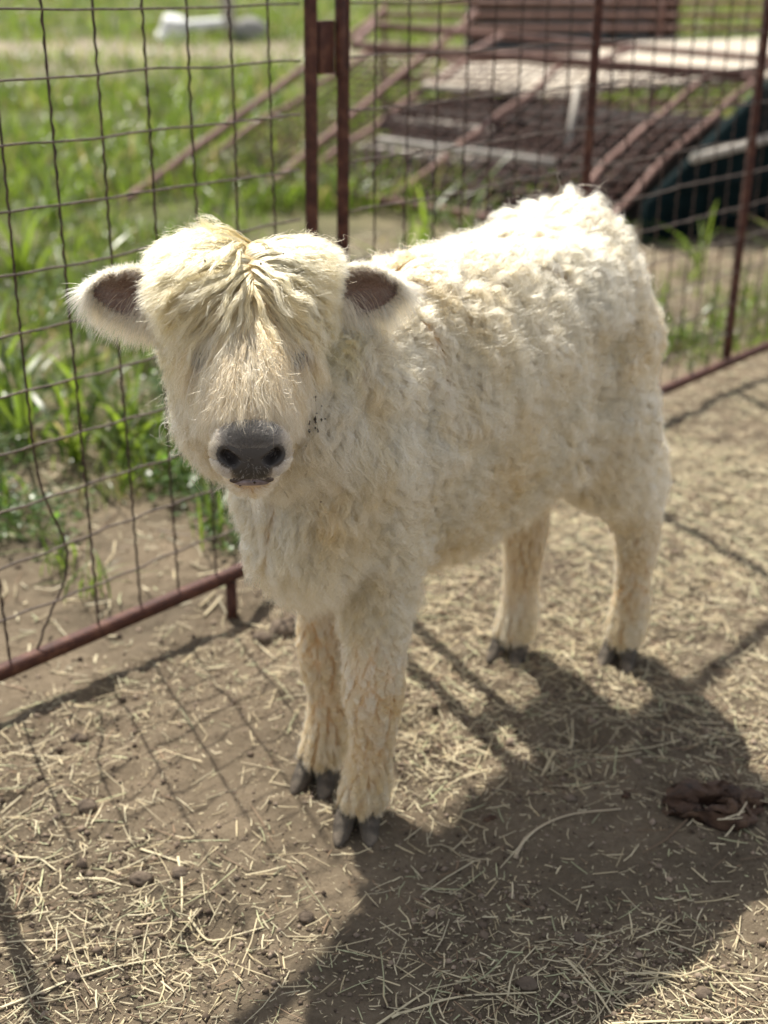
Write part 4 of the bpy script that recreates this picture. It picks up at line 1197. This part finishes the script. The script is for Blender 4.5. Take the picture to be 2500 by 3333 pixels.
tp = [(-0.98, 3.38, 0, 1.0), (-0.82, 3.30, 0, 0.8), (-1.08, 3.55, 0, 0.9), (-0.70, 3.35, 0, 0.75), (-0.93, 3.75, 0, 0.9), (-0.86, 3.62, 2, 0.8), (-1.15, 3.75, 0, 1.1), (-0.72, 3.55, 1, 1.0), (-1.05, 3.05, 1, 0.9), (-0.93, 2.95, 1, 0.8), (-0.80, 4.1, 0, 0.9), (-1.35, 4.3, 2, 1.0), (-1.1, 4.6, 0, 1.1), (-0.6, 4.4, 1, 1.1),
      (-0.52, 3.15, 1, 0.8), (-0.44, 3.22, 1, 0.9), (-0.40, 2.80, 1, 0.7), (-0.70, 2.62, 1, 0.55), (-0.62, 2.50, 1, 0.5), (-1.5, 5.4, 0, 1.2), (-0.9, 5.3, 1, 1.3), (-0.2, 5.0, 0, 1.0), (0.05, 5.2, 2, 0.9), (0.28, 5.0, 0, 1.0), (0.42, 5.45, 2, 0.9), (0.6, 5.6, 0, 1.0), (0.15, 6.0, 2, 1.1), (0.34, 6.3, 2, 1.1),
      (0.55, 6.0, 1, 1.2), (0.9, 4.45, 1, 0.7), (1.05, 4.55, 1, 0.7), (1.2, 4.75, 1, 0.8), (1.42, 5.1, 1, 0.9), (1.05, 5.0, 1, 0.8), (1.75, 5.6, 0, 1.0), (1.35, 5.75, 2, 0.8), (1.62, 5.3, 1, 0.9), (-0.25, 4.2, 1, 0.9), (-0.05, 4.6, 1, 1.0), (0.75, 5.1, 1, 1.0), (0.62, 4.65, 1, 0.6), (-1.9, 5.8, 0, 1.2), (-1.7, 6.6, 1, 1.6), (-0.8, 6.4, 1, 1.4)]
for i, (x, y, k, sc) in enumerate(tp):
    me = TUFT[k]
    if not me.materials: me.materials.append(MAT['grass'])
    o = mobj('grass_tuft', me, None, None, (x, y, float(gh(x, y))))
    o.rotation_euler = (0, 0, i * 2.4); o.scale = (sc, sc, sc)
    zn, zg = zone(x, y)
    tag(o, ('broad grass tuft with arching leaves ', 'bushy grass tuft with fine leaves ', 'tall grass tuft of wide upright leaves ')[k] + zn, 'grass tuft', ('arching', 'bushy', 'tall')[k] + ' grass tufts ' + zg)
# leafy weeds: small rounded leaves on short stems
def weed_mesh(seed, nl=46, R=0.10, H=0.11):
    rg = np.random.default_rng(seed)
    V, Q, C = [], [], []
    for k in range(nl):
        r = R * math.sqrt(rg.random()); a = rg.uniform(0, 6.28)
        c = np.array([r * math.cos(a), r * math.sin(a), H * rg.uniform(0.2, 1) * (1 - 0.5 * r / R)])
        L = rg.uniform(0.014, 0.028); d = unit(np.array([math.cos(a + rg.normal(0, 0.9)), math.sin(a + rg.normal(0, 0.9)), rg.normal(0.1, 0.35)])); s = unit(np.cross(d, [0, 0, 1.0])); u = np.cross(s, d)
        w = L * rg.uniform(0.28, 0.42); i0 = len(V)
        V += [c - d * L * .5, c - d * L * .1 - s * w, c - d * L * .05 - u * w * .25, c - d * L * .1 + s * w, c + d * L * .3 - s * w * .6, c + d * L * .3 + s * w * .6, c + d * L * .55]
        Q += [(i0, i0 + 1, i0 + 2, i0 + 3), (i0 + 1, i0 + 4, i0 + 6, i0 + 2), (i0 + 2, i0 + 6, i0 + 5, i0 + 3)]
        t = np.array([0.075, 0.14, 0.028]) * rg.uniform(0.45, 1.2); C += [t] * 7
        base = np.array([0.15 * c[0], 0.15 * c[1], -0.005]); i0 = len(V); top = c - d * L * .5
        V += [base - s * 0.0008, base + s * 0.0008, top + s * 0.0006, top - s * 0.0006]; Q.append((i0, i0 + 1, i0 + 2, i0 + 3)); C += [t * 0.8] * 4
    me = np_mesh('leafy_weed', np.array(V), Q); set_col(me, np.array(C)); me.materials.append(MAT['grass'])
    return me
WEED = [weed_mesh(5), weed_mesh(6, 34, 0.07, 0.08)]
for i, (x, y, k, sc) in enumerate(((-0.50, 3.08, 0, 1.2), (-0.42, 3.02, 0, 1.0), (-0.60, 3.2, 0, 1.1), (-0.36, 3.12, 0, 1.2), (-0.85, 2.82, 0, 1.0), (-0.95, 2.75, 1, 1.2), (-0.78, 2.95, 1, 1.1), (-0.34, 2.75, 1, 1.0), (-0.30, 2.85, 0, 0.9), (-1.05, 3.5, 0, 1.3), (-0.66, 3.8, 0, 1.2), (-0.9, 3.9, 0, 1.3), (-1.2, 4.0, 0, 1.3), (-0.45, 3.7, 1, 1.2), (-0.2, 3.4, 1, 1.1),
                                  (0.95, 4.55, 0, 1.0), (1.15, 4.62, 1, 1.2), (1.3, 4.9, 0, 1.1), (0.85, 4.7, 0, 1.0), (1.5, 5.0, 0, 1.2), (0.0, 4.9, 0, 1.4), (0.3, 5.3, 0, 1.4), (0.5, 5.1, 0, 1.3), (-0.3, 5.6, 0, 1.4), (-1.3, 5.0, 0, 1.4), (-0.7, 4.8, 0, 1.3), (1.7, 5.1, 0, 1.2), (0.75, 4.4, 1, 1.0)) + tuple((-1.35 + 1.15 * ((k * 0.618) % 1), 2.75 + 1.9 * ((k * 0.755) % 1), k % 2, 0.8 + 0.6 * ((k * 0.37) % 1)) for k in range(34))):
    if out_dist(x, y) < 0.15: continue
    o = mobj('leafy_weed', WEED[k], None, None, (x, y, float(gh(x, y)))); o.rotation_euler = (0, 0, i * 1.9); o.scale = (sc,) * 3
    zn, zg = zone(x, y); tag(o, ('wide low leafy weed ', 'small low leafy weed ')[k] + zn, 'weed', ('wide', 'small')[k] + ' leafy weeds ' + zg)

# ------------------------------------------------------------------ the scrap heap behind the fence
MAT['pipe'] = simple_mat('rusty_pipe', [(0.3, (0.09, 0.045, 0.035)), (0.5, (0.17, 0.09, 0.07)), (0.68, (0.27, 0.165, 0.135)), (0.8, (0.36, 0.26, 0.22))], 14, 0.7, 0.3, 0.002)
MAT['sheet'] = simple_mat('weathered_board', [(0.25, (0.30, 0.245, 0.185)), (0.5, (0.44, 0.385, 0.31)), (0.75, (0.56, 0.52, 0.45))], 9, 0.85, 0.5, 0.006)
MAT['plank'] = simple_mat('grey_plank', [(0.3, (0.010, 0.008, 0.007)), (0.55, (0.026, 0.021, 0.018)), (0.8, (0.08, 0.066, 0.056))], 16, 0.9, 0.5, 0.004, vary=0.7)
MAT['pale'] = simple_mat('bleached_wood', [(0.3, (0.30, 0.27, 0.23)), (0.6, (0.45, 0.41, 0.36)), (0.85, (0.58, 0.55, 0.50))], 22, 0.85, 0.4, 0.003)
MAT['teal'] = simple_mat('teal_paint', [(0.3, (0.002, 0.007, 0.008)), (0.6, (0.004, 0.014, 0.016)), (0.85, (0.012, 0.024, 0.025))], 7, 0.9, 0.2, 0.003, spec=0.1)
MAT['white'] = simple_mat('white_plastic', [(0.3, (0.60, 0.60, 0.57)), (0.6, (0.76, 0.76, 0.74)), (0.85, (0.82, 0.82, 0.80))], 5, 0.5, 0.1, 0.002)
MAT['grey'] = simple_mat('grey_sheet_metal', [(0.3, (0.20, 0.21, 0.22)), (0.6, (0.30, 0.31, 0.33)), (0.85, (0.38, 0.39, 0.40))], 4, 0.6, 0.2, 0.003)
MAT['stone'] = simple_mat('grey_stone', [(0.3, (0.20, 0.195, 0.18)), (0.6, (0.30, 0.29, 0.27)), (0.85, (0.42, 0.41, 0.39))], 8, 0.9, 0.6, 0.01)
A_, B_, C_ = np.array([-1.17, 8.10, 0.06]), np.array([0.93, 6.18, 0.08]), np.array([2.12, 8.02, 0.64])
D_ = A_ + (C_ - B_) + np.array([-0.18, 0.05, 0.0])
org = (A_ + B_) / 2; org[2] = 0
t = tag(empty('mesh_panel', tuple(org)), 'old rusty wire-mesh panel lying tilted on the scrap heap behind the fence', 'wire panel')
def bil(a, b): return (A_ * (1 - a) + B_ * a) * (1 - b) + (D_ * (1 - a) + C_ * a) * b - org
for (p, q) in (((0, 0), (1, 0)), ((1, 0), (1, 1)), ((1, 1), (0, 1)), ((0, 1), (0, 0)), ((0.30, 0.01), (0.30, 0.99)), ((0.56, 0.01), (0.56, 0.99)), ((0.90, 0.01), (0.90, 0.99))):
    round_bar('frame_bar', bil(*p), bil(*q), 0.021, t, MAT['pipe'], 0.022)
for k in range(1, 29):
    a = k / 29
    if min(abs(a - x) for x in (0.30, 0.56, 0.90)) < 0.012: continue
    tube('wire', np.array([bil(a, b) + [0, 0, 0.035 * noise3(np.array([a * 9, b * 4, 1.0]))] for b in np.linspace(0, 1, 12)]), 0.0065, MAT['rust'], t, 5)
for k in range(1, 20):
    b_ = k / 20
    tube('wire', np.array([bil(a, b_) + [0, 0, 0.035 * noise3(np.array([a * 9, b_ * 4, 5.0]))] for a in np.linspace(0, 1, 14)]), 0.0065, MAT['rust'], t, 5)
# pipe gate thrown on top
gc = [np.array(v) for v in ((-0.22, 8.15, 0.775), (-0.12, 9.0, 0.845), (2.62, 9.0, 0.665), (2.02, 8.1, 0.655))]
org = np.array([1.0, 8.6, 0.0])
t = tag(empty('pipe_gate', tuple(org)), 'flat rusty pipe gate of two long bars resting on top of the scrap heap', 'gate')
for i, j in ((0, 1), (1, 2), (2, 3), (3, 0)):
    round_bar('gate_bar', gc[i] - org, gc[j] - org, 0.024, t, MAT['pipe'], 0.006)
for f in (0.30, 0.62):
    round_bar('gate_tie', gc[0] * (1 - f) + gc[3] * f - org, gc[1] * (1 - f) + gc[2] * f - org, 0.018, t, MAT['pipe'])
for f in (0.3, 0.62): pass
# two loose pipes leaning from the grass onto the heap
for i, (a, b, lab) in enumerate((((-1.42, 7.1, 0.02), (-0.05, 10.2, 0.90), 'long rusty pipe slanting from the grass up to the heap beyond the mesh panel'), ((-0.75, 7.2, 0.02), (0.62, 10.4, 0.88), 'long rusty pipe slanting up under the pipe gate from the weeds'))):
    a = np.array(a); b = np.array(b)
    o = round_bar('loose_pipe', a - a, b - a, 0.024, None, MAT['pipe'], 0.01); o.location = tuple(a); tag(o, lab, 'pipe')
# corral panel standing behind
org = np.array([1.6, 11.0, 0.0])
t = tag(empty('corral_panel', tuple(org)), 'upright rusty corral panel with horizontal rails standing behind the scrap heap', 'corral panel')
for z in (0.92, 0.83, 0.735, 0.55, 0.36, 0.17):
    round_bar('rail', np.array([-0.06, 11.0, z]) - org, np.array([4.4, 11.1, z + 0.06]) - org, 0.021, t, MAT['pipe'])
for x in (-0.06, 2.1, 4.4):
    round_bar('upright', np.array([x, 11.03, 0.0]) - org, np.array([x, 11.03, 0.95 + 0.014 * x]) - org, 0.022, t, MAT['pipe'])
# pale sheets
def slab(name, corners, th, mat, label, cat, group=None, wav=0.012, seed=0):
    c = [np.array(v, float) for v in corners]; n1, n2 = 26, 14
    org = sum(c) / 4; org[2] = min(v[2] for v in c)
    top = np.array([[(c[0] * (1 - a) + c[1] * a) * (1 - b) + (c[3] * (1 - a) + c[2] * a) * b for a in np.linspace(0, 1, n1)] for b in np.linspace(0, 1, n2)])
    top[..., 2] += wav * fbm(top * 1.7, 3, seed) + 0.25 * wav * np.sin(top[..., 0] * 40)
    V = np.concatenate([top.reshape(-1, 3), top.reshape(-1, 3) - [0, 0, th]]) - org
    k = n1 * n2; g = np.arange(k).reshape(n2, n1); Q = []
    for i in range(n2 - 1):
        for j in range(n1 - 1):
            a, b, d, e = g[i, j], g[i, j + 1], g[i + 1, j + 1], g[i + 1, j]
            Q += [(a, b, d, e), (k + a, k + e, k + d, k + b)]
    rim = list(g[0, :]) + list(g[1:, -1]) + list(g[-1, -2::-1]) + list(g[-2:0:-1, 0])
    for a, b in zip(rim, rim[1:] + rim[:1]): Q.append((b, a, k + a, k + b))
    o = mobj(name, np_mesh(name, V, Q), mat, None, tuple(org)); return tag(o, label, cat, group)
slab('weathered_sheet', ((0.19, 8.75, 0.505), (1.22, 8.6, 0.455), (1.75, 11.0, 0.60), (0.46, 10.9, 0.48)), 0.03, MAT['sheet'], 'pale weathered sheet sagging over the planks beside the teal bin', 'sheet', seed=3)
slab('weathered_sheet', ((1.16, 8.63, 0.51), (3.2, 8.6, 0.66), (3.4, 10.9, 0.72), (1.66, 11.0, 0.665)), 0.03, MAT['sheet'], 'pale weathered sheet covering the top of the teal bin', 'sheet', seed=8)
# teal bin with a sloping top, standing beside the right-hand edge of the mesh panel
be = unit(np.array([0.75, 0.66, 0.0])); bn = np.array([be[1], -be[0], 0.0]); b0 = np.array([1.22, 6.27, 0.0])
tb = tag(empty('teal_bin', tuple(b0)), 'dark teal painted steel bin with a sloping top and ribbed side', 'bin')
prof_b = [(0.0, 0.20), (0.4, 0.43), (0.8, 0.66), (1.2, 0.86), (2.6, 0.90)]
V = []
for t_, z in prof_b:
    for o_ in (0.0, -0.04):
        V += [be * t_ + bn * o_ + [0, 0, 0.0], be * t_ + bn * o_ + [0, 0, z]]
Q = []
for k in range(len(prof_b) - 1):
    a, c = k * 4, (k + 1) * 4
    Q += [(a, c, c + 1, a + 1), (a + 1, c + 1, c + 3, a + 3), (a + 2, a + 3, c + 3, c + 2), (a, a + 2, c + 2, c)]
Q += [(0, 1, 3, 2), (len(V) - 4, len(V) - 2, len(V) - 1, len(V) - 3)]
mobj('bin_wall', np_mesh('bin_wall', np.array(V), Q), MAT['teal'], tb)
for z, t0 in ((0.09, 0.02), (0.26, 0.14), (0.43, 0.44), (0.60, 0.74)):
    sq('rib', be * t0 + bn * 0.018 + [0, 0, z], be * 2.58 + bn * 0.018 + [0, 0, z], 0.017, tb, MAT['teal'])
for t_ in (0.45, 1.1, 1.8):
    sq('stiffener', be * t_ + bn * 0.012 + [0, 0, 0.01], be * t_ + bn * 0.012 + [0, 0, np.interp(t_, [p[0] for p in prof_b], [p[1] for p in prof_b]) - 0.01], 0.012, tb, MAT['teal'])
# a stepped stack of dark boards under the mesh panel: each layer is its own board
prg = np.random.default_rng(21)
def bw(a, b): return (A_ * (1 - a) + B_ * a) * (1 - b) + (D_ * (1 - a) + C_ * a) * b
lay = 0
ORD = ['lowest', 'second up', 'third up', 'fourth up', 'fifth up', 'sixth up', 'seventh up', 'eighth up', 'second from top', 'topmost']
for k in range(10):
    z0 = 0.012 + 0.040 * k
    b_in = min(z0 / 0.58 + 0.03 + prg.uniform(0, 0.05), 0.9)
    cuts = [0.28 + prg.uniform(-0.05, 0.03), 0.62 + prg.uniform(-0.1, 0.1), 0.965]
    for q0, q1 in zip(cuts[:-1], cuts[1:]):
        c = [bw(q0 + 0.004, b_in), bw(q1 - 0.004, b_in + prg.uniform(-0.02, 0.03)), bw(q1 - 0.004, 1.0), bw(q0 + 0.004, 1.0)]
        for v in c: v[2] = z0 + 0.030
        pale = lay % 6 == 2
        slab('stacked_board', c, 0.030, MAT['pale'] if pale else MAT['plank'],
             ('bleached pale' if pale else 'dark weathered') + ' board, layer ' + ORD[k] + ' of the stack, end nearest the ' + ('slanting pipes' if q0 < 0.4 else 'teal bin'), 'board', 'boards stacked under the mesh panel', 0.004, k)
        lay += 1
for a, b, r, lab in (((-0.06, 7.0, 0.385), (0.86, 7.0, 0.275), 0.02, 'pale bleached pole lying across the rusty mesh panel'), ((1.42, 6.35, 0.40), (2.75, 7.5, 0.56), 0.022, 'grey pole propped against the ribbed side of the teal bin'), ((0.98, 7.5, 0.30), (1.06, 7.85, 0.60), 0.016, 'short bleached stick standing out of the mesh panel')):
    a = np.array(a); b = np.array(b); o = round_bar('pole', a - a, b - a, r, None, MAT['pale'], 0.008); o.location = tuple(a); tag(o, lab, 'pole')
# small shed behind
sh = tag(empty('shed', (2.0, 15.4, 0)), 'small grey metal shed with a dark open front behind the corral panel', 'shed')
rot_box('back_wall', (0, 1.3, 0.9), (1.1, 0.03, 0.9), 0, MAT['grey'], sh); rot_box('roof', (0, 0.6, 1.84), (1.25, 0.85, 0.03), 0, MAT['grey'], sh)
for x in (-1.1, 1.1): rot_box('side_wall', (x, 0.62, 0.9), (0.03, 0.64, 0.9), 0, MAT['plank'], sh)
rot_box('front_panel', (-0.35, -0.05, 1.32), (0.72, 0.02, 0.50), 0, MAT['grey'], sh)
for x in (-1.08, 0.42, 1.08): rot_box('shed_post', (x, -0.02, 0.9), (0.045, 0.008 if False else 0.045, 0.9), 0, MAT['plank'], sh)
# white tub, pipe, post and boulder far off in the meadow
def lathe(name, prof, mat, parent, n=28):
    V = [(r * math.cos(a), r * math.sin(a), z) for r, z in prof for a in np.arange(n) / n * 2 * np.pi]
    Q = [(i * n + j, i * n + (j + 1) % n, (i + 1) * n + (j + 1) % n, (i + 1) * n + j) for i in range(len(prof) - 1) for j in range(n)]
    return mobj(name, np_mesh(name, np.array(V), Q, None, True), mat, parent)
wt = tag(empty('plastic_tub', (-3.42, 21.9, 0)), 'white plastic tub tipped over on the far grass', 'tub')
o = lathe('tub_wall', [(0.001, 0.30), (0.14, 0.31), (0.175, 0.30), (0.20, 0.15), (0.225, 0.0), (0.24, 0.0), (0.24, 0.02), (0.225, 0.03), (0.20, 0.16), (0.16, 0.29), (0.001, 0.29)], MAT['white'], wt); o.location = (0, 0, 0.04); o.rotation_euler = (0.25, 0.2, 0)
o = lathe('rim', [(0.235, 0.0), (0.262, 0.0), (0.262, 0.03), (0.235, 0.03), (0.235, 0.0)], MAT['white'], wt); o.location = (0, 0, 0.03); o.rotation_euler = (0.25, 0.2, 0)
a = np.array((-3.25, 21.95, 0.20)); o = round_bar('plastic_pipe', a - a, np.array((0.72, 0.15, 0.06)), 0.085, None, MAT['white'], 0, 16, 0.08); o.location = tuple(a); tag(o, 'white plastic drain pipe lying between the tipped tub and the pale post', 'pipe')
o = rot_box('timber_post', (-2.58, 22.1, 0.70), (0.095, 0.095, 0.72), 0.2, MAT['pale'], None, 0.01); o.rotation_euler = (0.0, -0.06, 0.2); tag(o, 'pale bleached timber post standing in the far meadow', 'post')
o = lump('boulder', (-2.28, 22.2), 0.27, MAT['stone'], 77, 1, 0.9, 0.25); tag(o, 'grey rounded boulder beside the pale post in the far meadow', 'boulder')
